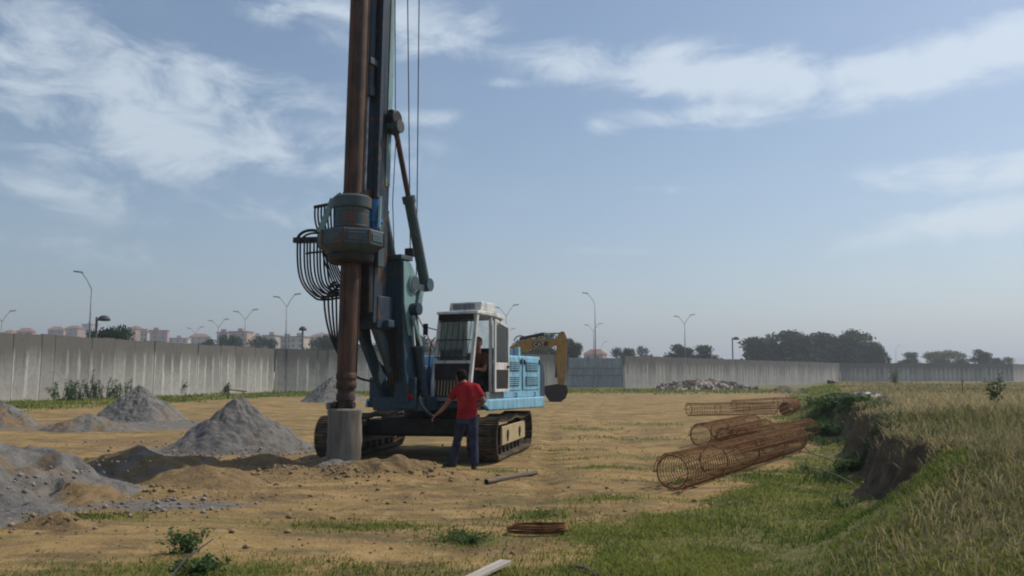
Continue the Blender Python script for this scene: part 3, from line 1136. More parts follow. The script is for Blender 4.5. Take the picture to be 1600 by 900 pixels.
def scatter_lumps(name, spots, mat, seed, sizes):
    """angular lumps joined as one loose scatter"""
    r = np.random.default_rng(seed)
    base = np.array([[1, 0, 0], [-1, 0, 0], [0, 1, 0], [0, -1, 0], [0, 0, 1], [0, 0, -1]], float)
    tri = np.array([[0, 2, 4], [2, 1, 4], [1, 3, 4], [3, 0, 4], [2, 0, 5], [1, 2, 5], [3, 1, 5], [0, 3, 5]])
    V, F = [], []
    k = 0
    for cx, cy, rx, ry, n, z0 in spots:
        x = cx + r.normal(size=n) * rx
        y = cy + r.normal(size=n) * ry
        z = terrain(x, y)
        sz = sizes[0] + (sizes[1] - sizes[0]) * r.random(n) ** 2.5
        for i in range(n):
            p = base * (.7 + .6 * r.random((6, 1))) * sz[i] * (1, 1, .7)
            a = r.random() * 6.28
            p = p @ np.array([[math.cos(a), -math.sin(a), 0], [math.sin(a), math.cos(a), 0], [0, 0, 1]])
            V.append(p + (x[i], y[i], z[i] + sz[i] * .3 + z0))
            F.append(tri + k)
            k += 6
    o = link(name, fast_mesh(name, np.vstack(V), np.vstack(F), mat))
    o['kind'] = 'stuff'
    return o


o = scatter_lumps('soil_clods', [(-5.8, 13.6, 1.0, .7, 260, .0), (-3.4, 14.1, 1.1, .45, 320, 0), (-2.0, 13.9, .6, .3, 120, 0), (-4.6, 12.2, 1.1, .6, 160, 0), (-1.5, 11.5, 3, 2, 90, 0), (-5.0, 9.7, .4, .3, 40, .1), (-3, 9.5, 2.5, 1.2, 50, 0), (1.0, 12, 1.6, 2.5, 40, 0)], 'clod', 5, (.008, .05))
tag(o, 'loose brown clods scattered over the churned dirt', 'soil clods')
o = scatter_lumps('grey_stones', [(-6.3, 17.9, 1.3, .35, 60, .02), (-7.0, 11.0, 1.1, 1.5, 260, .35), (-6.4, 18.6, 1.4, 1.0, 160, .1), (-4.4, 11.0, .8, .4, 120, 0), (-6, 9.6, .9, .7, 140, .0), (-14, 30.8, 1.2, .5, 120, 0), (-6.0, 17.8, 1.2, .4, 160, 0), (-9, 22, 3, 2.5, 160, 0)], 'rock', 6, (.008, .05))
tag(o, 'loose grey stones strewn round the rubble mound', 'stones')


o = scatter_lumps('dirt_crumbs', [(-2.5, 10.5, 2.6, 1.6, 1100, 0), (1.0, 11.5, 1.8, 2.2, 600, 0), (-3.5, 14.0, 1.6, .6, 1500, 0), (-6, 13, 1.4, 1.2, 900, 0)], 'clod', 15, (.004, .02))
tag(o, 'fine dirt crumbs spread over the bare ground', 'dirt crumbs')


def rubble_pile():
    cx, cy = 23.4, 105.
    t = thing('rubble_pile', 'long heap of broken brick and concrete at the wall foot', 'rubble pile', (cx, cy, 0), .35)
    r = random.Random(4)
    b = MB()
    n = 40
    vs = []
    prof = lambda u: max(0, 1 - u * u)
    for i in range(n + 1):
        u = -1 + 2 * i / n
        hgt = 1.3 * prof(u) ** .8 * (.65 + .35 * math.sin(u * 5 + 1) + .2 * r.random()) + .05
        for k, v in enumerate((-1, -.5, 0, .5, 1)):
            vs.append((u * 6.6, v * 2.0, -.1 + hgt * (1 - v * v) + (r.random() - .5) * .25 * prof(u)))
    fs = [(i * 5 + k, (i + 1) * 5 + k, (i + 1) * 5 + k + 1, i * 5 + k + 1) for i in range(n) for k in range(4)]
    b.add(vs, fs)
    b.build('rubble_core', 'rubble_brick', t)
    chunk = []
    for q in range(3):
        m = MB()
        m.box((0, 0, 0), (.42 + .1 * q, .28, .2))
        chunk.append(m.mesh('chunk', 'rubble_brick' if q < 1 else 'rock'))
    for i in range(150):
        u = r.uniform(-.97, .97)
        v = r.uniform(-1, .6)
        z = 1.15 * prof(u) ** .8 * (1 - v * v)
        o = link('chunk', chunk[r.randrange(3)], t, (u * 6.6, v * 2.0, max(.05, z * .85)))
        o.rotation_euler = (r.uniform(0, 3), r.uniform(0, 3), r.uniform(0, 3))
        sc_ = r.uniform(.6, 1.7)
        o.scale = (sc_, sc_, sc_)


rubble_pile()


# ------------------------------------------------------------------ grass
def blades(name, X, Y, hgt, wid, tone, mat, lean=.5, seed=1, zoff=-.01):
    r = np.random.default_rng(seed)
    n = len(X)
    Z = terrain(X, Y) + zoff
    a = r.random(n) * 2 * math.pi
    ca, sa = np.cos(a), np.sin(a)
    b = r.random(n) * 2 * math.pi
    ln = lean * (.3 + r.random(n))
    bx, by = np.cos(b) * ln, np.sin(b) * ln
    P = np.stack([X, Y, Z], 1)
    w = np.stack([ca * wid, sa * wid, np.zeros(n)], 1)
    m = P + np.stack([bx * hgt * .35, by * hgt * .35, hgt * .6], 1)
    tip = P + np.stack([bx * hgt, by * hgt, hgt * (1 - .25 * ln)], 1)
    V = np.stack([P - w, P + w, m + w * .7, m - w * .7, tip], 1).reshape(-1, 3)
    q = np.arange(n)[:, None] * 5
    F = np.concatenate([q + [0, 1, 2], q + [0, 2, 3], q + [3, 2, 4]], 1).reshape(-1, 3)
    T = np.repeat(np.clip(tone, 0, 1), 5)
    o = link(name, fast_mesh(name, V, F, mat, T))
    o['kind'] = 'stuff'
    return o


def polar(n, a0, a1, r0, r1, seed):
    r = np.random.default_rng(seed)
    a = np.radians(a0 + (a1 - a0) * r.random(n))
    q = np.exp(np.log(r0) + (np.log(r1) - np.log(r0)) * r.random(n))
    return q * np.sin(a), q * np.cos(a), q, r


# long dry grass of the raised field
X, Y, Q, r = polar(430000, -6, 46, 2.2, 170, 101)
s = bank_s(X, Y)
f = fbm(X * .5, Y * .5, 71, 4)
f2 = fbm(X * .15, Y * .15, 77, 3)
keep = (s > -.12 - 2.4 * sstep(8.8, 6.5, Y) * r.random(len(X))) & (r.random(len(X)) < .35 + 1.1 * f)
X, Y, Q, f, f2, s = X[keep], Y[keep], Q[keep], f[keep], f2[keep], s[keep]
hgt = (.07 + .26 * f * r.random(len(X)) ** 1.5 + .22 * r.random(len(X)) ** 6) * (1 + .2 * sstep(20, 5, Q)) * (.55 + .45 * sstep(-.3, 1.2, s))
tone = (f2 - .5) * 2.0 + .44 + .3 * r.normal(size=len(X)) * .8 + .16 * sstep(12, 40, Q) - .25 * sstep(9, 4, Q)
o = blades('dry_field_grass', X, Y, hgt, .0015 + .00052 * Q, tone, 'grass_dry', .8, 1)
tag(o, 'long dry yellowing grass covering the raised field', 'grass')

# shorter green grass below the bank, on verges and as tufts
X, Y, Q, r = polar(460000, -38, 40, 3.2, 110, 103)
mk = ground_masks(X, Y)
f = fbm(X * .9, Y * .9, 81, 4)
p = mk['grass'] * np.clip(2.6 * f - .65, .05, 1.2)
keep = (r.random(len(X)) < p) & (mk['field'] < .6)
X, Y, Q, f = X[keep], Y[keep], Q[keep], f[keep]
s = bank_s(X, Y)
hgt = (.015 + .06 * f * r.random(len(X)) + .07 * r.random(len(X)) ** 4) * (1 + sstep(25, 60, Q) * 2.2)
tone = .46 + (fbm(X * .6, Y * .6, 91, 3) - .5) * 1.6 + .22 * r.normal(size=len(X))
o = blades('green_grass', X, Y, hgt, .002 + .00055 * Q, tone, 'grass_green', .7, 2)
tag(o, 'short green grass in patches below the bank and along walls', 'grass')

X, Y, Q, r = polar(300000, -34, 36, 4.5, 16, 107)
mk = ground_masks(X, Y)
f = fbm(X * 1.6, Y * 1.6, 83, 4)
keep = (r.random(len(X)) < mk['grass'] * np.clip(2.8 * f - .8, .03, 1)) & (mk['field'] < .6)
X, Y, Q, f = X[keep], Y[keep], Q[keep], f[keep]
tone = .52 + (fbm(X * .8, Y * .8, 92, 3) - .5) * 1.7 + .25 * r.normal(size=len(X))
o = blades('short_turf', X, Y, .012 + .035 * r.random(len(X)) + .03 * f, .0016 + .0004 * Q, tone, 'grass_green', 1.0, 4)
tag(o, 'short trampled turf in the near grass patches', 'grass')

# dark scrub hanging on the cut face of the bank
n = 30000
Y = RNG.uniform(10.5, 34, n)
S_ = RNG.normal(-.55, .45, n)
X = np.interp(Y, [8, 11, 15, 22, 40], [4.65, 5.1, 6.45, 9.0, 15.5]) + S_
X = X + (S_ - bank_s(X, Y))
fq = fbm(X * 1.2, Y * 1.2, 95, 3)
keep = fq > .74 - .28 * sstep(20, 25, Y) - .12 * (S_ > -.05)
X, Y, fq = X[keep], Y[keep], fq[keep]
o = blades('bank_scrub', X, Y, (.06 + .2 * RNG.random(len(X))), .005 + .008 * RNG.random(len(X)), RNG.random(len(X)) * .5, 'weed_leaf', 1.1, 3)
tag(o, 'dark leafy scrub clinging to the cut bank', 'scrub')


n = 4500
Y = RNG.uniform(8.8, 30, n)
S_ = RNG.normal(-.08, .12, n)
X = np.interp(Y, [8, 11, 15, 22, 40], [4.65, 5.1, 6.45, 9.0, 15.5]) + S_
X = X + (S_ - bank_s(X, Y))
o = blades('lip_grass', X, Y, .05 + .14 * RNG.random(n) ** 2, .002 + .0005 * Y, .5 + .3 * RNG.normal(size=n), 'grass_dry', 1.5, 6)
tag(o, 'dry grass fringe hanging over the lip of the cut bank', 'grass')


def weed(name, label, cat, x, y, h, spread, stems, mat='weed_leaf', leaf=.05, seed=1, group=None, per=26, bw=.05):
    r = random.Random(seed)
    t = thing(name, label, cat, (x, y, H(x, y)), 0, group)
    b = MB()
    cs = []
    for i in range(stems):
        a = r.uniform(0, 6.28)
        q = spread * r.uniform(.2, 1)
        hh = h * r.uniform(.6, 1)
        tip = Vector((q * math.cos(a), q * math.sin(a), hh))
        b0 = Vector((r.uniform(-bw, bw), r.uniform(-bw, bw) * .5, 0))
        hh *= r.uniform(.45, 1) if bw > .1 else 1
        tip = Vector((tip.x, tip.y, hh)) + b0
        pts = bez(b0 - Vector((0, 0, .03)), b0.lerp(tip, .1) + Vector((0, 0, hh * .3)), b0.lerp(tip, .6) + Vector((0, 0, hh * .2)), tip, 6)
        b.tube(pts, [.012 * max(h, .4) * (1 - .12 * k) for k in range(7)], 5)
        for k in range(per):
            u = r.uniform(.06, 1) * 6
            k0 = min(5, int(u))
            cs.append(pts[k0].lerp(pts[k0 + 1], u - k0) + Vector((r.gauss(0, leaf * 1.2), r.gauss(0, leaf * 1.2), r.gauss(0, leaf))))
    b.build('stem', 'bark', t)
    V, F = [], []
    tone = []
    for i, c in enumerate(cs):
        d = Vector((r.gauss(0, 1), r.gauss(0, 1), r.gauss(.1, .5))).normalized()
        w = d.cross(Vector((r.gauss(0, 1), r.gauss(0, 1), r.gauss(0, 1)))).normalized()
        L = leaf * r.uniform(.7, 1.5)
        V += [c - d * L, c - w * L * .4, c + d * L, c + w * L * .4]
        F.append([4 * i, 4 * i + 1, 4 * i + 2, 4 * i + 3])
        tone += [r.random()] * 4
    link('foliage', fast_mesh('foliage', np.array([tuple(q) for q in V]), np.array(F), mat, np.array(tone)), t)
    return t


weed('leafy_weed', 'bushy dark green weed on the bare dirt in front', 'weed', -3.05, 8.15, .2, .3, 15, leaf=.026, seed=1)
weed('leafy_weed', 'larger leafy weed behind a pale stalk in the front grass', 'weed', -2.62, 7.35, .17, .34, 16, leaf=.026, seed=2)
weed('leafy_weed', 'low weed tuft beside the rusty stirrup bundle on dirt', 'weed', -.42, 8.7, .09, .4, 14, leaf=.022, seed=3)
MBs = MB()
MBs.tube([(0, 0, 0), (.16, -.05, .2), (.4, -.1, .37)], [.012, .01, .006], 6)
tag(MBs.build('dry_stalk', 'pale_timber', None, loc=(-2.75, 6.98, H(-2.75, 6.98))), 'pale dry stalk leaning over the leafy weed', 'stalk')
for i, (px, ytop, d, sp, st) in enumerate([(84, 594, 57.5, .8, 7), (100, 588, 58.5, .7, 6), (128, 576, 59.5, .6, 8), (152, 585, 61, .6, 6), (168, 592, 62, .5, 6)]):
    x = (px - 800) / 1330 * d + 1.0
    weed('tall_weed', 'tall green weed growing against the pale wall', 'weed', x, d, 1.64 + (588 - ytop) / 1330 * d + .15, sp * .7, st + 7, leaf=.06, seed=10 + i, group='tall weeds against the pale wall', per=60, bw=.9)
weed('tall_weed', 'single leafy bush at the wall between the two conical piles', 'weed', (286 - 800) / 1330 * 74, 74, 1.2, .9, 12, leaf=.09, seed=20, per=60)
weed('tall_weed', 'thin weed at the wall beside the fallen board', 'weed', (354 - 800) / 1330 * 80, 80, 1.1, .6, 9, leaf=.09, seed=21, per=50)
weed('sapling', 'leafy green sapling standing alone in the dry field', 'sapling', (1551 - 800) / 1330 * 22, 22, .85, .22, 7, leaf=.05, seed=22, per=30)
weed('sapling', 'young yellow green plant at the foot of the dark wall', 'sapling', (1395 - 800) / 1330 * 110, 110, 1.9, .6, 6, leaf=.16, seed=23, mat='leaf_light', per=30)
weed('bramble', 'dark bramble clump on top of the bank', 'bramble', 9.0, 22.5, .25, .5, 18, leaf=.06, seed=24, per=40)
weed('bramble', 'dark bramble clump at the foot of the cut bank', 'bramble', 8.3, 22.8, .35, .6, 20, leaf=.06, seed=25, per=40)
weed('bramble', 'green bramble clump between bank and stacked cages', 'bramble', 10.4, 28, .35, .9, 22, leaf=.07, seed=26, per=44)
weed('bramble', 'small bramble hanging from the middle of the cut bank', 'bramble', 5.5, 14.0, .22, .3, 14, leaf=.05, seed=27, per=36)


# ------------------------------------------------------------------ rebar cages
def cage(label, a, b, rad=.26, pitch=.115, bars=9, group='rusty rebar cages for piles', lift=0.):
    ax, ay = a
    bx_, by_ = b
    L = math.hypot(bx_ - ax, by_ - ay)
    za, zb = H(ax, ay), H(bx_, by_)
    t = thing('rebar_cage', label, 'rebar cage', (ax, ay, za + rad + .015 + lift), 0, group)
    t.rotation_euler = (0, -math.atan2(zb - za, L), math.atan2(by_ - ay, bx_ - ax))
    n = int(L / pitch)
    pts = []
    for i in range(n * 16 + 1):
        w = 2 * math.pi * i / 16
        wob = 1 + .015 * math.sin(i * .37)
        pts.append((L * i / (n * 16), (rad + .008) * math.cos(w) * wob, (rad + .008) * math.sin(w) * wob))
    MB().tube(pts, .0066, 4).build('spiral_wire', 'rebar_rust', t)
    bar = MB().tube([(-.04, 0, 0), (L * .33, .006, .004), (L * .66, -.006, 0), (L + .05, 0, 0)], .0105, 5).mesh('longitudinal_bar', 'rebar_rust')
    for k in range(bars):
        w = 2 * math.pi * k / bars
        link('longitudinal_bar', bar, t, (random.uniform(-.05, .05), (rad - .01) * math.cos(w), (rad - .01) * math.sin(w)))
    m = max(3, int(L / 1.7))
    ring = MB().tube([(0, (rad - .03) * math.cos(2 * math.pi * i / 24), (rad - .03) * math.sin(2 * math.pi * i / 24)) for i in range(24)], .012, 5, True).mesh('stiffening_ring', 'rebar_rust')
    for k in range(m + 1):
        link('stiffening_ring', ring, t, (.05 + (L - .1) * k / m, 0, 0))
    return t


cage('long rusty rebar cage in front, its open end on the dirt', (2.3, 12.5), (6.25, 19.0), .265)
cage('long rusty rebar cage lying close behind the front cage', (5.0, 18.7), (7.7, 22.3), .25)
cage('shorter rusty rebar cage with open round end on bare dirt', (4.35, 19.9), (7.0, 25.0), .27)
cage('rusty rebar cage wedged between the short and long cages', (4.85, 19.6), (6.75, 22.9), .24)
cage('rusty rebar cage lying sideways in the far group', (7.2, 35.2), (11.2, 36.6), .26)
cage('rusty rebar cage at the back of the far group', (10.3, 40.0), (13.6, 41.0), .26)
cage('short rusty rebar cage in the far group pointing at the rig', (10.9, 34.2), (12.5, 38.0), .27)


# ------------------------------------------------------------------ small things on the ground
def stirrup_bundle():
    t = thing('stirrup_bundle', 'flat rusty bundle of steel stirrups lying on the dirt', 'steel bundle', (.27, 9.2, H(.27, 9.2) + .02), -.06)
    r = random.Random(3)
    for k in range(9):
        pts = []
        z = .012 + k * .007
        ox, oy = r.uniform(-.02, .02), r.uniform(-.015, .015)
        for i in range(28):
            w = 2 * math.pi * i / 28
            cx = .30 * abs(math.cos(w)) ** .6 * (1 if math.cos(w) > 0 else -1)
            cy = .13 * abs(math.sin(w)) ** .8 * (1 if math.sin(w) > 0 else -1)
            pts.append((cx + ox, cy + oy, z + .012 * math.sin(w + k)))
        MB().tube(pts, .0085, 5, True).build('stirrup', 'rebar_rust', t)


stirrup_bundle()
o = MB().cone((0, 0, 0), (1.5, 0, 0), .042, n=14, caps=False).cone((1.5, 0, 0), (0, 0, 0), .034, n=14, caps=False).build('steel_pipe', 'timber', None, auto=True)
o.location = (-.39, 13.15, H(-.39, 13.15) + .045)
o.rotation_euler = (0, 0, math.atan2(1.3, .8))
tag(o, 'grey brown pipe lying on the dirt near the worker', 'pipe')
o = MB().bx(-.55, .25, -.055, .055, 0, .03).build('plank', 'pale_timber', None, bevel=.004)
o.location = (-.17, 7.3, H(-.17, 7.3) + .03)
o.rotation_euler = (0, -.04, R(62))
tag(o, 'pale sawn plank end on the front grass', 'plank')
o = MB().tube([(0, 0, 0), (.12, -.14, .02), (.22, -.36, .0)], .014, 6).build('stick', 'timber', None)
o.location = (.49, 7.55, H(.49, 7.5) + .02)
tag(o, 'thin brown stick on the front grass beside the plank', 'stick')
x, y = (372 - 800) / 1330 * 62, 62
t = thing('broken_bench', 'weathered board resting on a short prop by the wall', 'board', (x, y, H(x, y)), .1)
MB().box((0, 0, .62), (1.5, .25, .08), Matrix.Rotation(.12, 3, 'Y')).build('board', 'timber', t)
MB().bx(-.6, -.48, -.1, .1, -.1, .66).build('prop', 'timber', t)
x, y = (1258 - 800) / 1330 * 34, 34
t = thing('leaning_post', 'thin white bent post leaning beside the far cages', 'post', (x, y, H(x, y)))
MB().tube([(.28, 0, -.1), (.0, 0, .48)], .022, 6).build('post', 'white_post', t)
MB().tube([(.0, 0, .48), (-.28, 0, .50)], .02, 6).build('crosspiece', 'white_post', t)
x, y = (1499 - 800) / 1330 * 34, 34
tag(MB().tube([(0, 0, -.1), (.01, 0, .62)], .022, 6).build('stake', 'rebar_rust', None, loc=(x, y, H(x, y))), 'thin rusty stake standing in the dry field', 'stake')


def tarp():
    x, y = (1347 - 800) / 1330 * 27, 27
    b = MB()
    n, m = 14, 8
    vs = []
    rr = random.Random(8)
    for i in range(n):
        for k in range(m):
            u, v = i / (n - 1) * 2 - 1, k / (m - 1) * 2 - 1
            vs.append((u * .8, v * .4, .16 * (1 - u * u) * (1 - v * v) + .08 + rr.uniform(-.03, .03)))
    top = len(vs)
    vs += [(a, b_, -.05) for a, b_, c in vs]
    fs = [(i * m + k, (i + 1) * m + k, (i + 1) * m + k + 1, i * m + k + 1) for i in range(n - 1) for k in range(m - 1)]
    rim = [(i, 0) for i in range(n)] + [(n - 1, k) for k in range(1, m)] + [(i, m - 1) for i in range(n - 2, -1, -1)] + [(0, k) for k in range(m - 2, 0, -1)]
    ids = [i * m + k for i, k in rim]
    for q in range(len(ids)):
        a, c = ids[q], ids[(q + 1) % len(ids)]
        fs.append((a, c, c + top, a + top))
    b.add(vs, fs)
    tag(b.build('crumpled_sheet', 'tarp_dark', None, loc=(x, y, H(x, y))), 'crumpled dark sheet lying on top of the bank', 'sheet')


tarp()
for i, (x, y, ang, ln, lb) in enumerate([(5.0, 12.6, 2.2, .9, 'thin bare branch poking out of the cut bank'), (4.55, 11.2, 1.0, .7, 'forked dry twig at the foot of the slope'), (5.9, 15.4, 2.6, 1.1, 'long dry root hanging down the cut bank'), (6.9, 18.9, 2.7, .9, 'dry branch lying at the end of the front cage')]):
    d = Vector((math.cos(ang), math.sin(ang), .25)) * ln
    b = MB().tube(bez((0, 0, 0), d * .3 + Vector((0, 0, .1)), d * .7 + Vector((.05, 0, .05)), d, 8), [.014 - .001 * k for k in range(9)], 5)
    b.tube([d * .5 + Vector((0, 0, .05)), d * .8 + Vector((.1, -.12, .2))], [.008, .004], 5)
    tag(b.build('dry_branch', 'timber', None, loc=(x, y, H(x, y) + .02)), lb, 'branch')
x, y = (1296 - 800) / 1330 * 120, 120
t = thing('debris_heap', 'small dark debris heap with a white piece at the wall corner', 'debris', (x, y, H(x, y)))
b = MB()
rr = random.Random(9)
for i in range(14):
    b.box((rr.uniform(-.9, .9), rr.uniform(-.5, .5), rr.uniform(.1, .9)), (rr.uniform(.4, .9), .5, .4), Matrix.Rotation(rr.uniform(0, 3), 3, 'Y'))
b.v = [(x_ * .55, y_ * .55, z_ * .5) for x_, y_, z_ in b.v]
b.build('dark_debris', 'dark_interior', t)
MB().box((.1, -.35, .5), (.35, .15, .22), Matrix.Rotation(.4, 3, 'Y')).build('white_piece', 'white_paint', t)
heap('soil_heap', 'dark low earth hump at the wall foot beyond the far cages', 'soil heap', 28.0, 88, 1.8, 1.0, .9, soil=.6, seed=41, rough=.3)

# ------------------------------------------------------------------ drilling rig
def track(parent, side, shoe, shoes_ang):
    """one crawler: frame mesh with shoes, plates and wheels below it"""
    cx = side * 1.53
    f = MB()
    f.bx(cx - .17, cx + .17, -1.52, 1.52, .22, .58)
    fr = f.build('crawler_track', 'dark_steel', parent, bevel=.02)
    fr.rotation_euler = (0, 0, shoes_ang)
    fr.location = (-.33, .0, 0)
    rf, yc, zc = .36, 1.6, .425
    L = 2 * yc
    per = 2 * L + 2 * math.pi * rf
    n = 48
    for i in range(n):
        q = per * i / n
        if q < L:                       # bottom run
            y, z, a = -yc + q, zc - rf, 0
        elif q < L + math.pi * rf:
            w = (q - L) / rf
            y, z, a = yc + rf * math.sin(w), zc - rf * math.cos(w), w
        elif q < 2 * L + math.pi * rf:  # top run, sagging between the carrier rollers
            u = q - L - math.pi * rf
            y, z, a = yc - u, zc + rf - .055 * abs(math.sin(math.pi * 2 * u / L)), math.pi
        else:
            w = (q - 2 * L - math.pi * rf) / rf
            y, z, a = -yc - rf * math.sin(w), zc + rf * math.cos(w), math.pi + w
        o = link('track_shoe', shoe, fr, (cx, y, z))
        o.rotation_euler = (a, 0, 0)
    for y, r in ((-yc, .30), (yc, .30)):
        MB().cone((cx - .12, y, zc), (cx + .12, y, zc), r, n=20).cone((cx - .16, y, zc), (cx + .16, y, zc), .12, n=14).build('wheel', 'track_steel', fr, auto=True)
    for y in (-1.2, -.8, -.4, 0, .4, .8, 1.2):
        MB().cone((cx - .14, y, .18), (cx + .14, y, .18), .10, n=12).build('roller', 'track_steel', fr, auto=True)
    b = MB()
    x0 = cx + side * .20
    b.bx(min(x0, x0 + side * .05), max(x0, x0 + side * .05), -1.25, 1.25, .27, .64)
    sp = b.build('side_plate', 'paint_tan', fr, bevel=.015)
    for y in (-.75, .55):
        m = MB()
        m.cone((x0 + side * .045, y, .47), (x0 + side * .07, y, .47), .085, n=14)
        m.bx(min(x0, x0 + side * .068), max(x0, x0 + side * .068), y - .03, y + .03, .33, .42)
        m.build('hole_shade', 'dark_steel', fr)  # raised dark disc and bar; the shade of plate holes put into colour


def shoe_mesh():
    b = MB()
    w, l = .29, .088
    b.bx(-w, w, -l, l, -.02, .012)
    for y in (-.065, 0, .065):
        b.bx(-w, w, y - .009, y + .009, -.05, -.02)
    return b.mesh('track_shoe', 'track_steel')


def build_rig():
    rig = thing('drilling_rig', 'blue crawler drilling rig with tall rusty drill bar and white cab', 'drilling rig', (-1.396, 18.282, .02), R(-25))
    shoe = shoe_mesh()
    for sd in (-1, 1):
        track(rig, sd, shoe, R(14))
    u = MB()
    u.bx(-1.3, 1.3, -.55, .55, .38, .72)
    u.bx(-.8, .8, -1.0, 1.0, .45, .78)
    u.cone((0, 0, .7), (0, 0, .98), .62, n=24)
    o = u.build('undercarriage', 'dark_steel', rig, bevel=.02)
    o.location = (-.33, 0, 0)
    o.rotation_euler = (0, 0, R(14))

    # upper deck
    d = MB()
    d.prism([(-1.22, 1.12), (-1.2, 1.0), (-.9, .95), (2.2, .92), (2.3, 1.0), (2.3, 1.12)], -1.2, 1.2)
    d.build('deck', 'paint_blue', rig, bevel=.02)
    s_ = MB()
    s_.prism([(-.62, 1.16), (-.75, 1.04), (-.55, .93), (2.28, .91), (2.33, 1.0), (2.33, 1.16)], 1.203, 1.30)
    s_.build('side_skirt', 'paint_light_blue', rig, bevel=.03)
    s_ = MB()
    s_.prism([(-1.1, 1.16), (-1.15, .98), (2.28, .93), (2.33, 1.16)], -1.30, -1.203)
    s_.build('side_skirt', 'paint_light_blue', rig, bevel=.03)
    MB().bx(1.203, 1.25, -.62, .2, 1.162, 1.30).build('step_panel', 'paint_grey', rig, bevel=.01)

    # engine house
    e = MB()
    e.bx(-1.2, 1.2, .23, 2.27, 1.125, 2.07)
    eh = e.build('engine_cover', 'paint_light_blue', rig, bevel=.025)
    for y0, y1 in ((.27, 1.17), (1.25, 2.2)):
        dr = MB().bx(1.203, 1.228, y0, y1, 1.32, 2.03).build('cover_door', 'paint_light_blue', rig, bevel=.008)
        w = y1 - y0
        for z0 in (1.42, 1.74):
            MB().bx(1.2285, 1.234, y0 + .14, y1 - .14, z0, z0 + .2).build('louver_gap_shade', 'dark_interior', dr)  # dark sheet proud of the door; shade between the slats put into its colour
            for k in range(5):
                z = z0 + .028 + .041 * k
                MB().box((1.243, (y0 + y1) / 2, z), (.022, w - .275, .022)).build('louver_slat', 'paint_light_blue', dr)
        for yy in (y0 + .06, y1 - .06):
            MB().bx(1.23, 1.255, yy - .018, yy + .018, 1.88, 1.99).build('hinge', 'dark_steel', dr)
        MB().tube([(1.23, y0 + w * .62, 1.27), (1.265, y0 + w * .62, 1.255), (1.265, y0 + w * .62, 1.19), (1.23, y0 + w * .62, 1.18)], .011, 6).build('handle', 'dark_steel', dr)
    MB().bx(1.203, 1.226, .27, 2.2, 1.17, 1.30).build('lower_panel', 'paint_light_blue', rig, bevel=.006)
    MB().bx(.45, 1.1, .32, 1.0, 2.073, 2.22).build('top_box', 'paint_bright_blue', rig, bevel=.02)
    MB().bx(1.06, 1.16, 1.16, 1.26, 2.073, 2.26).build('exhaust_stub', 'paint_light_blue', rig, bevel=.01)
    MB().cone((-.5, 1.3, 2.05), (-.5, 1.3, 2.5), .07, n=12).build('exhaust_pipe', 'rust_steel', rig, auto=True)
    c = MB()
    c.prism([(2.275, 1.0), (2.275, 2.0), (2.5, 1.95), (2.62, 1.7), (2.62, 1.1), (2.5, .95)], -1.18, 1.18)
    c.build('counterweight', 'paint_blue', rig, bevel=.04)
    # tank and tool box on the far deck
    MB().bx(-1.18, -.52, -.95, .2, 1.125, 1.86).build('fuel_tank', 'paint_bright_blue', rig, bevel=.03)
    MB().bx(-1.16, -.75, -1.19, -.96, 1.125, 1.6).build('tool_box', 'paint_blue', rig, bevel=.02)
    MB().cone((-.15, .05, 1.5), (.25, .05, 1.5), .27, n=20).cone((-.2, .05, 1.5), (-.15, .05, 1.5), .34, n=20).cone((.25, .05, 1.5), (.3, .05, 1.5), .34, n=20).bx(-.2, .3, -.25, .22, 1.125, 1.3).build('winch', 'dark_steel', rig, auto=True)

    # ---- cab
    x0, x1 = .34, 1.24
    yf0, yf1, yb = -1.25, -.97, .19
    zb, zs, zt = 1.14, 1.93, 2.86
    cab = MB().bx(x0, x1, yf0 + .02, yb, zb, zb + .07).build('cab', 'dark_steel', rig, bevel=.01)

    def front_y(z):
        return yf0 + (yf1 - yf0) * max(0, (z - 1.5)) / (zt - 1.5)

    for x in (x0 + .035, x1 - .035):
        b = MB()
        b.beam((x, front_y(zb) + .04, zb + .05), (x, front_y(1.5) + .04, 1.5), .07, .075)
        b.beam((x, front_y(1.5) + .04, 1.48), (x, front_y(zt) + .04, zt), .07, .075)
        b.build('pillar', 'paint_cream', cab, bevel=.012)
        MB().bx(x - .035, x + .035, yb - .08, yb, zb + .07, zt).build('pillar', 'paint_cream', cab, bevel=.012)
    # left side wall (far side), back wall lower parts
    MB().bx(x0 + .003, x0 + .03, yf0 + .1, yb - .08, zb + .07, 1.85).build('side_panel', 'paint_cream', cab)
    MB().bx(x0 + .07, x1 - .07, yb - .04, yb - .01, zb + .07, 1.95).build('back_panel', 'paint_cream', cab)
    MB().bx(x0 + .01, x0 + .02, -.9, yb - .08, 1.87, zt - .04).build('pane', 'glass', cab)
    MB().bx(x0 + .07, x1 - .07, yb - .03, yb - .022, 1.98, zt - .04).build('pane', 'glass', cab)
    MB().bx(x0, x0 + .035, -.95, yb - .08, 1.85, 1.89).build('window_rail', 'paint_cream', cab)
    # mid side post and door held open against the rear of the cab
    MB().bx(x1 - .06, x1 - .002, -.36, -.30, zb + .07, zt - .02).build('pillar', 'paint_cream', cab, bevel=.01)
    MB().bx(x1 - .05, x1 - .02, -.30, yb - .08, zb + .07, 1.95).build('side_panel', 'paint_cream', cab)
    dy0, dy1 = -.36, .33
    dx = x1 + .05
    dm = MB()
    dm.bx(dx, dx + .04, dy0, dy0 + .06, 1.3, 2.78)
    dm.bx(dx, dx + .04, dy1 - .06, dy1, 1.3, 2.66)
    dm.bx(dx, dx + .04, dy0 + .06, dy1 - .06, 1.3, 1.36)
    dm.bx(dx, dx + .04, dy0 + .06, dy1 - .06, 1.75, 1.90)
    dm.beam((dx + .02, dy0 + .03, 2.765), (dx + .02, dy1 - .03, 2.65), .04, .06)
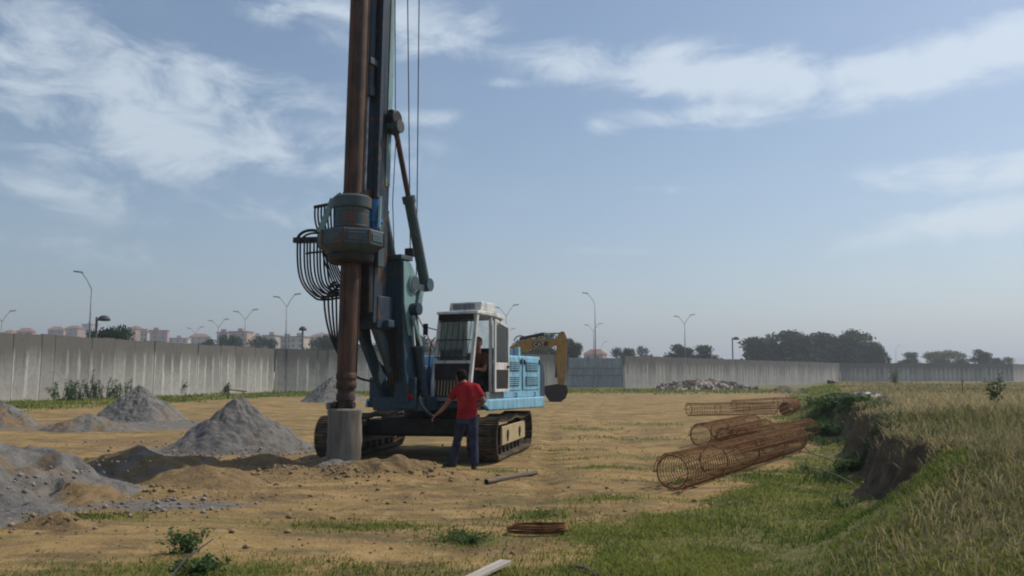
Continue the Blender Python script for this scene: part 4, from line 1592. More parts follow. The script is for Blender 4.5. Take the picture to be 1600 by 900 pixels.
    door = dm.build('door', 'paint_cream', rig, bevel=.008)
    MB().bx(dx + .012, dx + .022, dy0 + .06, dy1 - .06, 1.90, 2.68).build('pane', 'glass', door)
    MB().bx(dx + .01, dx + .028, dy0 + .06, dy1 - .06, 1.36, 1.75).build('lower_pane', 'dark_interior', door)
    MB().bx(dx + .04, dx + .06, dy1 - .14, dy1 - .03, 1.80, 1.84).build('handle', 'dark_steel', door)
    # roof
    rf = MB()
    rf.prism([(yf1 - .06, zt), (yf1 - .02, zt + .07), (-.25, zt + .08), (yb + .02, zt + .03), (yb + .03, zt - .06), (-.2, zt - .02)], x0 - .02, x1 + .02)
    rf.build('roof', 'paint_cream', cab, bevel=.02)
    ac = MB()
    ac.prism([(-.72, zt + .082), (-.66, zt + .27), (-.05, zt + .27), (.0, zt + .082)], x0 + .10, x1 - .06)
    ac.build('roof_unit', 'paint_cream', cab, bevel=.025)
    MB().bx(x0 + .2, x1 - .2, -.715, -.69, zt + .12, zt + .23).build('roof_unit_grille', 'paint_grey', cab)
    MB().bx(x0 + .06, x1 - .06, yf1 - .09, yf1 - .05, zt - .12, zt + .0).build('sun_visor', 'dark_steel', cab)
    # front glass, sill and lower grille
    g = MB()
    g.add([(x0 + .07, front_y(zs) + .05, zs), (x1 - .07, front_y(zs) + .05, zs), (x1 - .07, front_y(zt) + .05, zt - .05), (x0 + .07, front_y(zt) + .05, zt - .05),
           (x0 + .07, front_y(zs) + .058, zs), (x1 - .07, front_y(zs) + .058, zs), (x1 - .07, front_y(zt) + .058, zt - .05), (x0 + .07, front_y(zt) + .058, zt - .05)],
          [(0, 1, 2, 3), (7, 6, 5, 4), (0, 4, 5, 1), (1, 5, 6, 2), (2, 6, 7, 3), (3, 7, 4, 0)])
    g.build('windscreen', 'glass', cab)
    MB().bx(x0 + .07, x1 - .07, front_y(zs) - .01, front_y(zs) + .06, zs - .06, zs).build('window_sill', 'paint_cream', cab, bevel=.01)
    MB().bx(x0 + .07, x1 - .07, front_y(1.4) + .03, front_y(1.4) + .05, zb + .07, zs - .06).build('front_panel', 'dark_interior', cab)
    for k in range(6):
        x = x0 + .12 + k * (x1 - x0 - .24) / 5
        MB().beam((x, front_y(zs) - .03, zs + .03), (x, front_y(zt) - .03, zt - .12), .009, .009).build('guard_bar', 'dark_steel', cab)
    for k in range(11):
        x = x0 + .10 + k * (x1 - x0 - .2) / 10
        MB().beam((x, yf0 - .005, zb + .1), (x, front_y(zs) - .005, zs - .07), .016, .016).build('grille_bar', 'paint_tan', cab)
    for z in (zs + .06, 2.34, zt - .14):
        MB().beam((x0 + .06, front_y(z) - .03, z), (x1 - .06, front_y(z) - .03, z), .016, .022).build('guard_rail', 'dark_steel', cab)
    MB().bx(x0 + .05, x1 - .05, yf0 - .03, yf0 + .02, zb + .0, zb + .07).build('front_sill', 'paint_grey', cab)
    # seat, console
    st = MB()
    st.bx(x0 + .22, x1 - .2, -.42, .0, 1.42, 1.55)
    st.bx(x0 + .24, x1 - .22, -.02, .1, 1.5, 2.2)
    st.bx(x0 + .3, x1 - .3, -.32, -.05, 1.21, 1.42)
    st.build('seat', 'seat_cloth', cab, bevel=.04)
    MB().bx(x0 + .08, x0 + .2, -.6, -.1, 1.21, 1.62).build('console', 'dark_interior', cab, bevel=.02)

    # ---- boom: tapering box girder, narrow at the deck
    secs = [(1.0, .05, .33, -2.0, -1.5), (1.7, .08, .33, -2.18, -1.75), (2.3, -.12, .33, -2.25, -1.85), (2.9, -.33, .33, -2.3, -1.94), (3.3, -.33, .33, -2.33, -1.82), (3.55, -.33, .33, -2.34, -1.82), (3.83, -.31, .31, -2.35, -2.07)]
    b = MB()
    vs = []
    for z, xa, xb, ya, yb_ in secs:
        vs += [(xa, ya, z), (xb, ya, z), (xb, yb_, z), (xa, yb_, z)]
    fs = [(3, 2, 1, 0)]
    for i in range(len(secs) - 1):
        for k in range(4):
            fs.append((i * 4 + k, i * 4 + (k + 1) % 4, (i + 1) * 4 + (k + 1) % 4, (i + 1) * 4 + k))
    n = (len(secs) - 1) * 4
    fs.append((n, n + 1, n + 2, n + 3))
    b.add(vs, fs)
    boom = b.build('boom', 'paint_blue', rig, bevel=.015)
    m = MB()
    m.prism([(-2.29, 3.0), (-2.33, 3.8), (-2.08, 3.8), (-1.84, 3.53), (-1.83, 3.32), (-1.95, 2.95), (-2.0, 2.4), (-2.12, 2.4)], .333, .36)
    m.build('side_cheek', 'paint_pale_teal', boom, bevel=.006)
    MB().cone((.30, -2.0, 3.40), (.41, -2.0, 3.40), .17, n=22).build('pivot_boss', 'paint_pale_teal', boom, auto=True)
    MB().cone((.40, -2.0, 3.40), (.425, -2.0, 3.40), .14, n=22).build('pivot_cap', 'paint_teal', boom, auto=True)
    MB().bx(-.36, .36, -2.42, -2.0, 3.832, 3.92).build('head_plate', 'paint_teal', boom, bevel=.01)
    # cross member and lower links towards the mast foot
    MB().bx(-.75, .3, -2.72, -2.52, 2.52, 2.66).build('cross_member', 'paint_blue', rig, bevel=.02)
    for x in (-.36, .0):
        MB().beam((x, -2.74, 2.62), (x, -1.66, 1.05), .12, .22).build('lower_link', 'paint_blue' if x < -.2 else 'paint_teal', rig, bevel=.015)
    MB().bx(-.55, .5, -1.95, -1.15, .96, 1.22).build('boom_foot', 'paint_blue', rig, bevel=.02)
    MB().bx(-.02, .46, -2.02, -1.96, 1.0, 1.6).build('foot_plate', 'paint_blue', rig, bevel=.02)
    MB().cone((.2, -2.07, 1.42), (.2, -2.03, 1.42), .16, n=18).build('hose_reel', 'rust_steel', rig, auto=True)
    MB().bx(-.15, .1, -2.1, -1.85, 1.72, 1.77).build('step_plate', 'paint_cream', rig)
    MB().cone((.36, -2.08, 1.24), (.36, -2.02, 1.24), .05, n=12).build('red_cap', 'shirt_red', rig)

    def ram(a, b_, r, frac, name, mat, rod='chrome'):
        a, b_ = Vector(a), Vector(b_)
        c = a.lerp(b_, frac)
        o = MB().cone(a, c, r, n=16).cone(c - (b_ - a).normalized() * .1, c + (b_ - a).normalized() * .04, r * 1.25, n=16).build(name, mat, rig, auto=True)
        MB().cone(c, b_, r * .5, n=12).build('rod', rod, o, auto=True)
        for q in (a, b_):
            MB().cone(q - Vector((r * 1.2, 0, 0)), q + Vector((r * 1.2, 0, 0)), r * 1.25, n=14).build('eye', mat, o, auto=True)
        return o

    # mast raking cylinders, one each side
    ram((.34, -1.5, 3.42), (.30, -2.6, 6.34), .105, .56, 'mast_cylinder', 'paint_teal', 'rust_steel')
    ram((-.34, -1.5, 3.42), (-.30, -2.6, 6.34), .105, .56, 'mast_cylinder', 'paint_teal', 'rust_steel')
    MB().bx(.26, .42, -1.88, -1.52, 3.28, 3.40).bx(-.42, -.26, -1.88, -1.52, 3.28, 3.40).build('cylinder_bracket', 'paint_teal', rig, bevel=.01)
    MB().beam((.37, -1.72, 3.3), (.37, -1.84, 2.9), .09, .15).build('link_arm', 'paint_pale_teal', rig, bevel=.02)
    # boom luffing cylinder
    ram((.42, -1.62, 1.14), (.42, -2.02, 2.9), .095, .58, 'boom_cylinder', 'paint_dark_blue', 'rust_steel')
    MB().beam((.45, -2.12, 2.77), (.45, -1.8, 2.17), .05, .09).build('boom_stay', 'paint_pale_teal', rig, bevel=.01)

    # ---- mast (leaning very slightly sideways)
    LX = .019

    def mx(z):
        return -.09 + LX * z

    def leaned(b_):
        b_.v = [(x + mx(z), y, z) for x, y, z in b_.v]
        return b_

    YK, YM = -3.5, -2.72
    m = MB()
    zs_ = [2.75 + .5 * k for k in range(24)]
    top = 14.2
    m.bx(-.17, .13, YM - .22, YM + .20, 2.75, top)
    mast = leaned(m).build('mast', 'paint_dark_blue', rig, bevel=.02)
    for xx in (-.2, .16):
        leaned(MB().bx(xx - .04, xx + .04, YM - .30, YM - .20, 2.6, top)).build('guide_rail', 'paint_dark_blue', mast)
    leaned(MB().bx(.133, .145, YM + .05, YM + .19, 5.2, top)).build('side_strip', 'paint_pale_teal', mast)
    leaned(MB().bx(-.25, .22, YM - .19, YM + .3, 2.5, 3.1)).build('mast_foot', 'paint_dark_blue', mast, bevel=.02)
    # feed cylinder in front of the mast
    leaned(MB().cone((-.03, YM - .38, 5.0), (-.03, YM - .38, 6.9), .045, n=12)).build('feed_rod', 'chrome', mast, auto=True)
    leaned(MB().cone((-.03, YM - .38, 6.9), (-.03, YM - .38, 12.2), .115, n=16).cone((-.03, YM - .38, 6.82), (-.03, YM - .38, 7.0), .14, n=16)).build('feed_cylinder', 'paint_dark_blue', mast, auto=True)
    leaned(MB().bx(-.13, .07, YM - .5, YM - .23, 4.75, 5.05)).build('feed_bracket', 'paint_teal', mast, bevel=.02)
    for z in (7.4, 9.2, 11.0):
        leaned(MB().bx(-.16, .12, YM - .53, YM - .23, z, z + .12)).build('clamp', 'paint_teal', mast, bevel=.01)
    # head with sheaves
    hd = leaned(MB().prism([(YM - 1.2, top), (YM - 1.0, top + .7), (YM + .5, top + .7), (YM + 1.3, top + .1), (YM + 1.3, top)], -.06, .26)).build('mast_head', 'paint_blue', mast, bevel=.02)
    for y in (YK, YM + 1.15):
        MB().cone((mx(top) + .28, y + .1, top + .35), (mx(top) + .36, y + .1, top + .35), .34, n=22).build('sheave', 'dark_steel', mast, auto=True)
    # pulley block on the mast side
    pb = leaned(MB().bx(.17, .28, YM + .0, YM + .26, 6.20, 6.66).cone((.16, YM + .14, 6.5), (.31, YM + .14, 6.5), .17, n=18))
    pb.build('pulley_block', 'dark_steel', mast, bevel=.02)

    # ---- rotary drive
    zr = 3.92
    b = MB()
    r8 = .56
    n = 8
    prof = [(.38, -.14), (.50, -.06), (.58, -.01), (.60, .0), (.60, .25), (.58, .27), (.48, .285)]
    b.lathe(prof, 8, (mx(4), YK, zr))
    rot = b.build('rotary_drive', 'paint_teal', rig, bevel=.015)
    for k in range(8):
        t_ = 2 * math.pi * k / 8
        c = Vector((mx(4) + math.cos(t_) * .555, YK + math.sin(t_) * .555, zr + .125))
        MB().box(c, (.03, .32, .15), Matrix.Rotation(t_, 3, 'Z')).build('side_cover', 'paint_teal', rot, bevel=.012)
    MB().lathe([(.30, 0), (.31, .06), (.31, .40), (.345, .42), (.35, .6), (.30, .64), (.22, .65)], 24, (mx(4.5), YK, zr + .286)).build('drive_drum', 'paint_teal', rot, auto=True)
    for k in range(2):
        MB().lathe([(.305, 0), (.317, .012), (.317, .03), (.305, .042)], 24, (mx(4.5), YK, zr + .34 + .27 * k)).build('drum_band', 'paint_teal', rot, auto=True)
    for a_ in (2.6, 3.7):
        c, s2 = math.cos(a_), math.sin(a_)
        MB().beam((mx(4) + c * .58, YK + s2 * .52, zr + .27), (mx(4) + c * .34, YK + s2 * .32, zr + .88), .05, .1).build('gusset', 'paint_pale_teal', rot)
    # hydraulic motors and carriage behind the drum
    for x in (-.24, .2):
        MB().cone((mx(4) + x, YK + .42, zr + .36), (mx(4) + x, YK + .42, zr + .92), .13, n=16).cone((mx(4) + x, YK + .42, zr + .5), (mx(4) + x, YK + .42, zr + .56), .16, n=16).build('motor', 'paint_bright_blue' if x > 0 else 'paint_dark_blue', rot, auto=True)
    MB().bx(mx(4) - .42, mx(4) + .27, YK + .3, YM - .32, zr - .02, zr + .33).build('carriage', 'paint_teal', rot, bevel=.02)
    for x in (-.36, .22):
        MB().prism([(YM - .34, zr + .33), (YM - .3, zr + 1.0), (YM - .22, zr + 1.0), (YM - .14, zr - .3), (YM - .34, zr - .3)], mx(4) + x, mx(4) + x + .07).build('carriage_plate', 'paint_teal', rot, bevel=.006)
    MB().beam((mx(4) + .42, YK + .25, zr + .34), (mx(4) + .27, YM - .28, zr + .98), .05, .11).build('brace', 'paint_pale_teal', rot, bevel=.008)
    MB().lathe([(.36, -.3), (.40, -.26), (.42, -.14)], 20, (mx(4), YK, zr)).build('skirt_ring', 'dark_steel', rot, auto=True)
    MB().bx(mx(3.3) - .22, mx(3.3) + .2, YK + .32, YM - .32, 2.75, zr - .04).build('guide_frame', 'dark_steel', rot, bevel=.03)

    # ---- kelly bar and bucket
    kb = leaned(MB().lathe([(.17, 1.62), (.17, 13.2)], 24, (0, YK, 0)))
    k = kb.build('drill_bar', 'rust_steel', rig, auto=True)
    for q in range(3):
        t_ = q * 2.094 + .5
        leaned(MB().box((math.cos(t_) * .172, YK + math.sin(t_) * .172, 7.2), (.03, .05, 11.2), Matrix.Rotation(t_, 3, 'Z'))).build('drive_key', 'rust_steel', k)
    leaned(MB().lathe([(.168, 1.40), (.18, 1.42), (.18, 1.50), (.17, 1.52), (.17, 1.56), (.185, 1.58), (.185, 1.66), (.172, 1.68)], 22, (0, YK, 0))).build('collar', 'rust_steel', k, auto=True)
    leaned(MB().lathe([(.13, 1.0), (.13, 1.18), (.17, 1.2), (.17, 1.3), (.15, 1.33), (.15, 1.42)], 18, (0, YK, 0))).build('joint', 'rust_steel', k, auto=True)
    for sx in (-1, 1):
        leaned(MB().cone((sx * .13, YK - .05, 1.12), (sx * .22, YK - .05, 1.12), .06, n=12)).build('lock_pin', 'rust_steel', k, auto=True)
    bk = leaned(MB().lathe([(.08, 1.06), (.25, 1.06), (.298, 1.03), (.302, .98), (.297, .86), (.301, .74), (.295, .62), (.299, .5), (.293, .38), (.303, .25), (.305, .12), (.30, -.12)], 26, (0, YK, 0)))
    bk.v = [(x_ + .012 * math.sin(7 * z_ + 3 * x_ * 9), y_ + .012 * math.sin(9 * z_ + 20 * x_), z_) for x_, y_, z_ in bk.v]
    bk = bk.build('drilling_bucket', 'bucket_mud', rig, auto=True)
    leaned(MB().lathe([(.308, .02), (.313, .03), (.313, .1), (.308, .11)], 26, (0, YK, 0))).build('wear_ring', 'bucket_mud', bk, auto=True)
    leaned(MB().bx(-.3, -.22, YK - .16, YK - .06, 1.04, 1.16)).build('latch', 'bucket_mud', bk, bevel=.01)

    bolt = MB().cone((0, 0, 0), (0, 0, .03), .02, n=6).mesh('bolt', 'rust_steel')
    for k_ in range(20):
        t_ = 2 * math.pi * k_ / 20
        link('bolt', bolt, rot, (mx(4.2) + .40 * math.cos(t_), YK + .40 * math.sin(t_), zr + .284))
    for k_ in range(16):
        t_ = 2 * math.pi * k_ / 16
        link('bolt', bolt, rot, (mx(4.9) + .27 * math.cos(t_), YK + .27 * math.sin(t_), zr + .925))
    for k_ in range(8):
        t_ = 2 * math.pi * (k_ + .5) / 8
        MB().box((mx(4) + .595 * math.cos(t_), YK + .595 * math.sin(t_), zr + .125), (.03, .05, .25), Matrix.Rotation(t_, 3, 'Z')).build('edge_rib', 'rust_steel', rot)
    for q_ in range(3):
        xx = .02 + .035 * q_
        MB().tube([(xx + mx(z_) + .008 * math.sin(z_ * 3 + q_), YM + .215, z_) for z_ in [3.2 + .45 * i_ for i_ in range(24)]], .014, 6).build('hose', 'black_rubber', mast, smooth=True)
    for z_ in (3.6, 4.7, 5.8, 7.0, 8.2):
        MB().bx(mx(z_) - .01, mx(z_) + .12, YM + .2, YM + .235, z_, z_ + .05).build('hose_clamp', 'dark_steel', mast)
    # handrail and mirror on the upper body
    MB().tube([(.30, -1.2, 1.15), (.27, -1.3, 1.3), (.27, -1.12, 2.3), (.30, -1.02, 2.4)], .014, 6).build('grab_rail', 'dark_steel', rig)
    MB().beam((.33, -1.0, 2.55), (.18, -1.1, 2.6), .02, .02).bx(.08, .18, -1.13, -1.1, 2.45, 2.68).build('mirror', 'dark_steel', rig)

    # ---- hydraulic hoses
    def hose(pts, r=.019, parent=rot):
        return MB().tube(pts, r, 7).build('hose', 'black_rubber', parent, smooth=True)

    man = MB()
    man.tube(bez((-1.27, YK + .05, 4.16), (-1.22, YK + .05, 4.36), (-.7, YK, 4.36), (-.55, YK, 4.12), 10), .028, 7)
    man.tube(bez((-1.2, YK + .1, 4.16), (-1.15, YK + .1, 4.30), (-.7, YK + .1, 4.30), (-.55, YK + .1, 4.12), 10), .02, 7)
    man.beam((-1.31, YK + .05, 4.14), (-.5, YK + .02, 4.10), .14, .10)
    man.build('hose_rack', 'dark_steel', rot)
    for i in range(10):
        u = i / 9
        x = -1.26 + .68 * u
        yy = YK + .05 + .12 * math.sin(i * 2.1)
        zb_ = 3.02 + .16 * u
        xe = -.74 + .42 * u
        p = bez((x, yy, 4.12), (x + .0, yy, 3.6 - .1 * u), (x + .03, yy, 3.3), (xe - .12, yy, zb_ + .05), 14)
        p += bez(p[-1], (xe - .02, yy, zb_ - .06), (xe + .16, yy + .1, zb_), (-.22 + .1 * u, YK + .34 + .1 * u, zb_ + .06 + .1 * u), 8)[1:]
        hose(p, .0185)
    for i in range(6):
        u = i / 5
        p = bez((-.72 + .3 * u, YK + .1, 4.05), (-.78 + .25 * u, YK + .12, 3.7), (-.5 + .14 * u, YK + .2, 3.4), (-.42 + .2 * u, YK + .1 + .25 * u, 3.08 + .12 * u), 12)
        hose(p, .016)
    for i in range(3):
        a_ = .06 + .03 * i
        hose([(-.38 + a_ * math.cos(w), YK + .02 * i, 3.2 + a_ * math.sin(w)) for w in [k_ * .45 for k_ in range(13)]], .014)
    hose(bez((-.98, YK - .04, 3.86), (-.8, YK - .06, 3.88), (-.6, YK - .05, 3.86), (-.38, YK - .1, 3.88), 8), .02)
    # upper hose comb
    MB().beam((-.93, YK + .1, 4.75), (-.36, YK + .1, 4.79), .05, .05).build('hose_rack', 'dark_steel', rot)
    for i in range(7):
        u = i / 6
        x = -.91 + .44 * u
        hose(bez((x, YK + .1, 4.77), (x - .03, YK + .1, 4.5), (x + .04, YK + .1, 4.35), (-.72 + .24 * u, YK + .06, 4.14), 10), .018)
    # hoses dropping from the bundle to the deck
    for i in range(4):
        x = -.66 + .09 * i
        hose(bez((x, YK + .1, 3.08), (x + .02, YK + .1, 2.5), (x + .22 - .07 * i, YK + .15, 2.1), (-.33 - .03 * i, YK + .3, 1.85), 14) + bez((-.33 - .03 * i, YK + .3, 1.85), (-.3, YK + .6, 1.5), (-.6, -1.9, 1.5), (-.62 - .04 * i, -1.1, 1.55), 10)[1:], .019, rig)
    for i in range(5):
        hose(bez((-.2 + .11 * i, -1.75, 1.2), (-.1 + .08 * i, -2.2, 1.35), (.05 + .03 * i, -2.35, 1.9), (.1 + .05 * i, -2.36, 2.6), 12), .017, rig)
    for i in range(4):
        hose(bez((-.5 + .06 * i, -1.2, 1.4), (-.55 + .05 * i, -1.7, 1.9), (-.45, -2.1, 1.7), (-.3 + .03 * i, -2.6, 2.5), 12), .017, rig)
    MB().bx(-.5, -.05, -1.5, -1.16, 1.225, 1.5).build('valve_block', 'dark_steel', rig, bevel=.02)
    # hose in the worker's hand
    hose(bez((.42, -1.75, 1.3), (.55, -2.1, 1.2), (.8, -2.35, 1.0), (1.16, -2.53, .90), 14), .024, rig)

    # ---- ropes
    for p in ([(.1, -2.13, 14.5), (.1, -1.68, 4.0)], [(.1, -1.48, 14.5), (.1, -1.44, 2.88), (.1, -.25, 1.72)]):
        MB().tube(p, .011, 6).build('rope', 'dark_steel', rig)
    MB().bx(.02, .2, -1.78, -1.58, 3.98, 4.14).build('rope_guide', 'dark_steel', rig, bevel=.02)
    MB().tube([(.32, YM + .14, 6.4), (.28, YM + .1, 4.9), (.25, YM + .25, 3.6)], .009, 5).build('rope', 'dark_steel', rig)
    MB().tube([(.32, YM + .0, 9.5), (.3, YM + .12, 6.6)], .009, 5).build('rope', 'dark_steel', rig)
    return rig


build_rig()


# ------------------------------------------------------------------ yellow excavator
def build_excavator():
    t = thing('excavator', 'yellow excavator with its arm and bucket reaching past the blue rig', 'excavator', (-3.2, 56.3, .02), 0)
    shoe = MB().bx(-.3, .3, -.1, .1, -.03, .03).mesh('track_shoe', 'track_steel')
    for sd in (-1, 1):
        fr = MB().bx(-1.9, 1.9, sd * 1.15 - .2, sd * 1.15 + .2, .25, .7).build('crawler_track', 'dark_steel', t, bevel=.03)
        for i in range(40):
            q = i / 40
            per = 2 * 3.6 + 2 * math.pi * .42
            u = per * q
            if u < 3.6:
                x, z, a = -1.8 + u, .05, 0
            elif u < 3.6 + math.pi * .42:
                w = (u - 3.6) / .42
                x, z, a = 1.8 + .42 * math.sin(w), .47 - .42 * math.cos(w), -w
            elif u < 7.2 + math.pi * .42:
                x, z, a = 1.8 - (u - 3.6 - math.pi * .42), .89, 0
            else:
                w = (u - 7.2 - math.pi * .42) / .42
                x, z, a = -1.8 - .42 * math.sin(w), .47 + .42 * math.cos(w), -w
            o = link('track_shoe', shoe, fr, (x, sd * 1.15, z))
            o.rotation_euler = (0, a, math.pi / 2) if False else (0, a, 0)
            o.scale = (.32, 3.0, 1)
    MB().cone((0, 0, .7), (0, 0, 1.05), .7, n=20).bx(-1.2, 1.2, -.9, .9, .45, .75).build('undercarriage', 'dark_steel', t)
    MB().prism([(-1.25, 1.05), (-1.25, 2.0), (1.25, 2.0), (1.25, 1.05)], -2.3, 1.2).build('upper_body', 'paint_yellow', t, bevel=.06)
    MB().prism([(-1.2, .98), (-1.2, 2.1), (1.2, 2.1), (1.2, .98)], -2.75, -2.303).build('counterweight', 'paint_yellow', t, bevel=.1)
    cb = MB().bx(-.2, 1.3, .3, 1.2, 2.003, 2.85).build('cab', 'paint_yellow', t, bevel=.05)
    MB().bx(1.301, 1.31, .4, 1.1, 2.05, 2.75).build('pane', 'glass', cb)
    MB().bx(-.05, 1.15, .285, .299, 2.05, 2.75).build('pane', 'glass', cb)

    def plate(poly, y0, y1, name, mat, parent=t, bev=.03):
        b = MB()
        n = len(poly)
        b.add([(x, y0, z) for x, z in poly] + [(x, y1, z) for x, z in poly],
              [(i, (i + 1) % n, n + (i + 1) % n, n + i) for i in range(n)] + [tuple(range(n)), tuple(range(2 * n - 1, n - 1, -1))])
        return b.build(name, mat, parent, bevel=bev)

    X = lambda px, d=55.6: (px - 800) / 1330 * d + 3.2
    Z = lambda py, d=55.6: 1.64 + (588 - py) / 1330 * d - .02
    boom = plate([(.9, 1.3), (X(785), Z(552)), (X(800), Z(540)), (X(826), Z(529)), (X(876), Z(531)), (X(880), Z(540)), (X(836), Z(544)), (X(808), Z(554)), (1.5, 1.3)], -.9, -.5, 'boom', 'paint_yellow')
    dk = plate([(X(832), Z(535)), (X(856), Z(534)), (X(856), Z(541)), (X(832), Z(543))], -.915, -.903, 'badge_plate', 'dark_steel', boom, 0)
    cu = bpy.data.curves.new('lettering', 'FONT')
    cu.body = 'CAT'
    cu.size = .36
    cu.extrude = .006
    cu.align_x = 'CENTER'
    tmp = bpy.data.objects.new('lettering_tmp', cu)
    COL.objects.link(tmp)
    dg = bpy.context.evaluated_depsgraph_get()
    me = bpy.data.meshes.new_from_object(tmp.evaluated_get(dg))
    bpy.data.objects.remove(tmp)
    me.materials.clear()
    me.materials.append(MATS['white_paint'])
    o = link('lettering', me, boom, (X(842), -.924, Z(541.5)))
    o.rotation_euler = (math.pi / 2, -.06, 0)
    st = plate([(X(872), Z(523)), (X(877), Z(518)), (X(882), Z(519)), (X(886), Z(530)), (X(885), Z(560)), (X(881), Z(606)), (X(872), Z(607)), (X(868), Z(560)), (X(870), Z(535))], -.86, -.54, 'stick', 'paint_yellow')
    MB().cone((X(812), -.7, Z(530)), (X(850), -.7, Z(522)), .11, n=12).build('stick_cylinder', 'dark_steel', t, auto=True)
    MB().cone((X(850), -.7, Z(522)), (X(876), -.7, Z(521)), .05, n=10).build('cylinder_rod', 'chrome', t, auto=True)
    MB().tube(bez((X(803), -.7, Z(533)), (X(806), -.7, Z(523)), (X(815), -.7, Z(524)), (X(822), -.7, Z(528)), 10), .04, 6).build('hose', 'black_rubber', t)
    MB().cone((X(871), -.42, Z(546)), (X(869), -.42, Z(590)), .09, n=12).build('bucket_cylinder', 'rust_steel', t, auto=True)
    MB().cone((X(871), -1.0, Z(603)), (X(871), -.4, Z(603)), .1, n=12).build('bucket_pin', 'dark_steel', t, auto=True)
    # bucket: curved shell open towards the machine
    prof = [(X(884), Z(602)), (X(886), Z(612)), (X(882), Z(622)), (X(872), Z(628)), (X(858), Z(626)), (X(848), Z(612)), (X(846), Z(604)), (X(850), Z(604)), (X(855), Z(614)), (X(862), Z(620)), (X(872), Z(622)), (X(878), Z(618)), (X(880), Z(608)), (X(876), Z(602))]
    bk = plate(prof, -1.25, -.15, 'bucket', 'rust_steel', t, .01)
    side = prof[:7] + [(X(870), Z(600))]
    plate(side, -1.29, -1.252, 'bucket_side', 'dark_steel', bk, 0)
    plate(side, -.148, -.11, 'bucket_side', 'dark_steel', bk, 0)
    for k in range(5):
        MB().box((X(846.5), -1.15 + .22 * k, Z(602.5)), (.1, .1, .26)).build('tooth', 'dark_steel', bk)


build_excavator()


# ------------------------------------------------------------------ people
def fuse(b, voxel=.011, smooth=6):
    """weld overlapping volumes into one continuous surface"""
    me = bpy.data.meshes.new('tmp')
    me.from_pydata(b.v, [], b.f)
    bm = bmesh.new()
    bm.from_mesh(me)
    bmesh.ops.recalc_face_normals(bm, faces=bm.faces)
    bm.to_mesh(me)
    bm.free()
    o = bpy.data.objects.new('tmp', me)
    COL.objects.link(o)
    md = o.modifiers.new('r', 'REMESH')
    md.mode = 'VOXEL'
    md.voxel_size = voxel
    if smooth:
        sm = o.modifiers.new('s', 'SMOOTH')
        sm.factor = .5
        sm.iterations = smooth
    dg = bpy.context.evaluated_depsgraph_get()
    out = bpy.data.meshes.new_from_object(o.evaluated_get(dg))
    bpy.data.objects.remove(o)
    bpy.data.meshes.remove(me)
    return out


def limb(b, pts, n=12):
    """chain of (point, radius): tapered segments with round joints"""
    for (p, r), (q, s2) in zip(pts, pts[1:]):
        b.cone(p, q, r, s2, n)
    for p, r in pts:
        b.ball(p, r, n=n, m=8)


def hand(b, wrist, palm, fdir, tdir, side, curl=.6):
    """palm and five separate bent fingers"""
    wrist, palm = Vector(wrist), Vector(palm)
    f = Vector(fdir).normalized()
    s2 = Vector(side).normalized()
    nrm = f.cross(s2).normalized()
    for k in range(4):
        o = s2 * (.033 - .022 * k)
        b.cone(wrist + o * .7, palm + f * .035 + o, .017, .013, 8)
        b.ball(palm + f * .035 + o, .013, n=8, m=6)
        L = (.062, .072, .068, .052)[k]
        p0 = palm + f * .035 + o
        p1 = p0 + f * L * .5 - nrm * .012
        p2 = p1 + (f * (1 - curl) - nrm * curl) * L * .55
        limb(b, [(p0, .0105), (p1, .0098), (p2, .0085)], 8)
    tb = palm - f * .02 + s2 * .036
    t1 = tb + (s2 * .6 + f * .6 - nrm * .25).normalized() * .04
    limb(b, [(tb, .014), (t1, .0115), (t1 + (f * .8 - nrm * .5).normalized() * .03, .0095)], 8)


def clothe(name, b, mat, parent, voxel=.012, smooth=4):
    me = fuse(b, voxel, smooth)
    me.materials.clear()
    me.materials.append(MATS[mat])
    me.shade_smooth()
    return link(name, me, parent)


def head(b, c, face, k=1.0):
    """skull, jaw, nose, ears around centre c; face = horizontal facing direction"""
    c = Vector(c)
    f = Vector(face).normalized()
    s2 = f.cross(Vector((0, 0, 1))).normalized()
    yaw = math.atan2(f.y, f.x)
    b.loft([((c + Vector((0, 0, z * k)) + f * o)[:], rx * k, ry * k, yaw) for z, rx, ry, o in
            [(-.125, .03, .03, .045), (-.11, .055, .05, .03), (-.07, .078, .062, .015), (-.02, .094, .072, .005), (.04, .100, .077, 0), (.085, .088, .068, -.004), (.115, .05, .04, -.006), (.122, .015, .012, -.006)]], 14)
    b.cone(c + f * .085 + Vector((0, 0, .012)), c + f * .112 - Vector((0, 0, .03)), .009, .016, 8)
    b.ball(c + f * .108 - Vector((0, 0, .03)), .016, n=8, m=6)
    b.ball(c + f * .085 - Vector((0, 0, .072)), .02, n=8, m=6, sz=.5)
    for q in (-1, 1):
        b.ball(c + s2 * q * .076 - Vector((0, 0, .01)) - f * .005, .03, sx=.45 if abs(s2.x) > .7 else 1, sy=.45 if abs(s2.y) > .7 else 1, n=8, m=6)
    return f, s2


def face_bits(c, f, s2, parent):
    for q in (-1, 1):
        e = Vector(c) + f * .086 + s2 * q * .032 + Vector((0, 0, .012))
        MB().ball(e, .0115, n=8, m=6).build('eye', 'white_paint', parent, smooth=True)
        MB().ball(e + f * .009, .005, n=8, m=6).build('pupil', 'hair', parent, smooth=True)
        MB().beam(e + f * .006 + Vector((0, 0, .02)) - s2 * .018, e + f * .006 + Vector((0, 0, .02)) + s2 * .018, .008, .006).build('eyebrow', 'hair', parent)


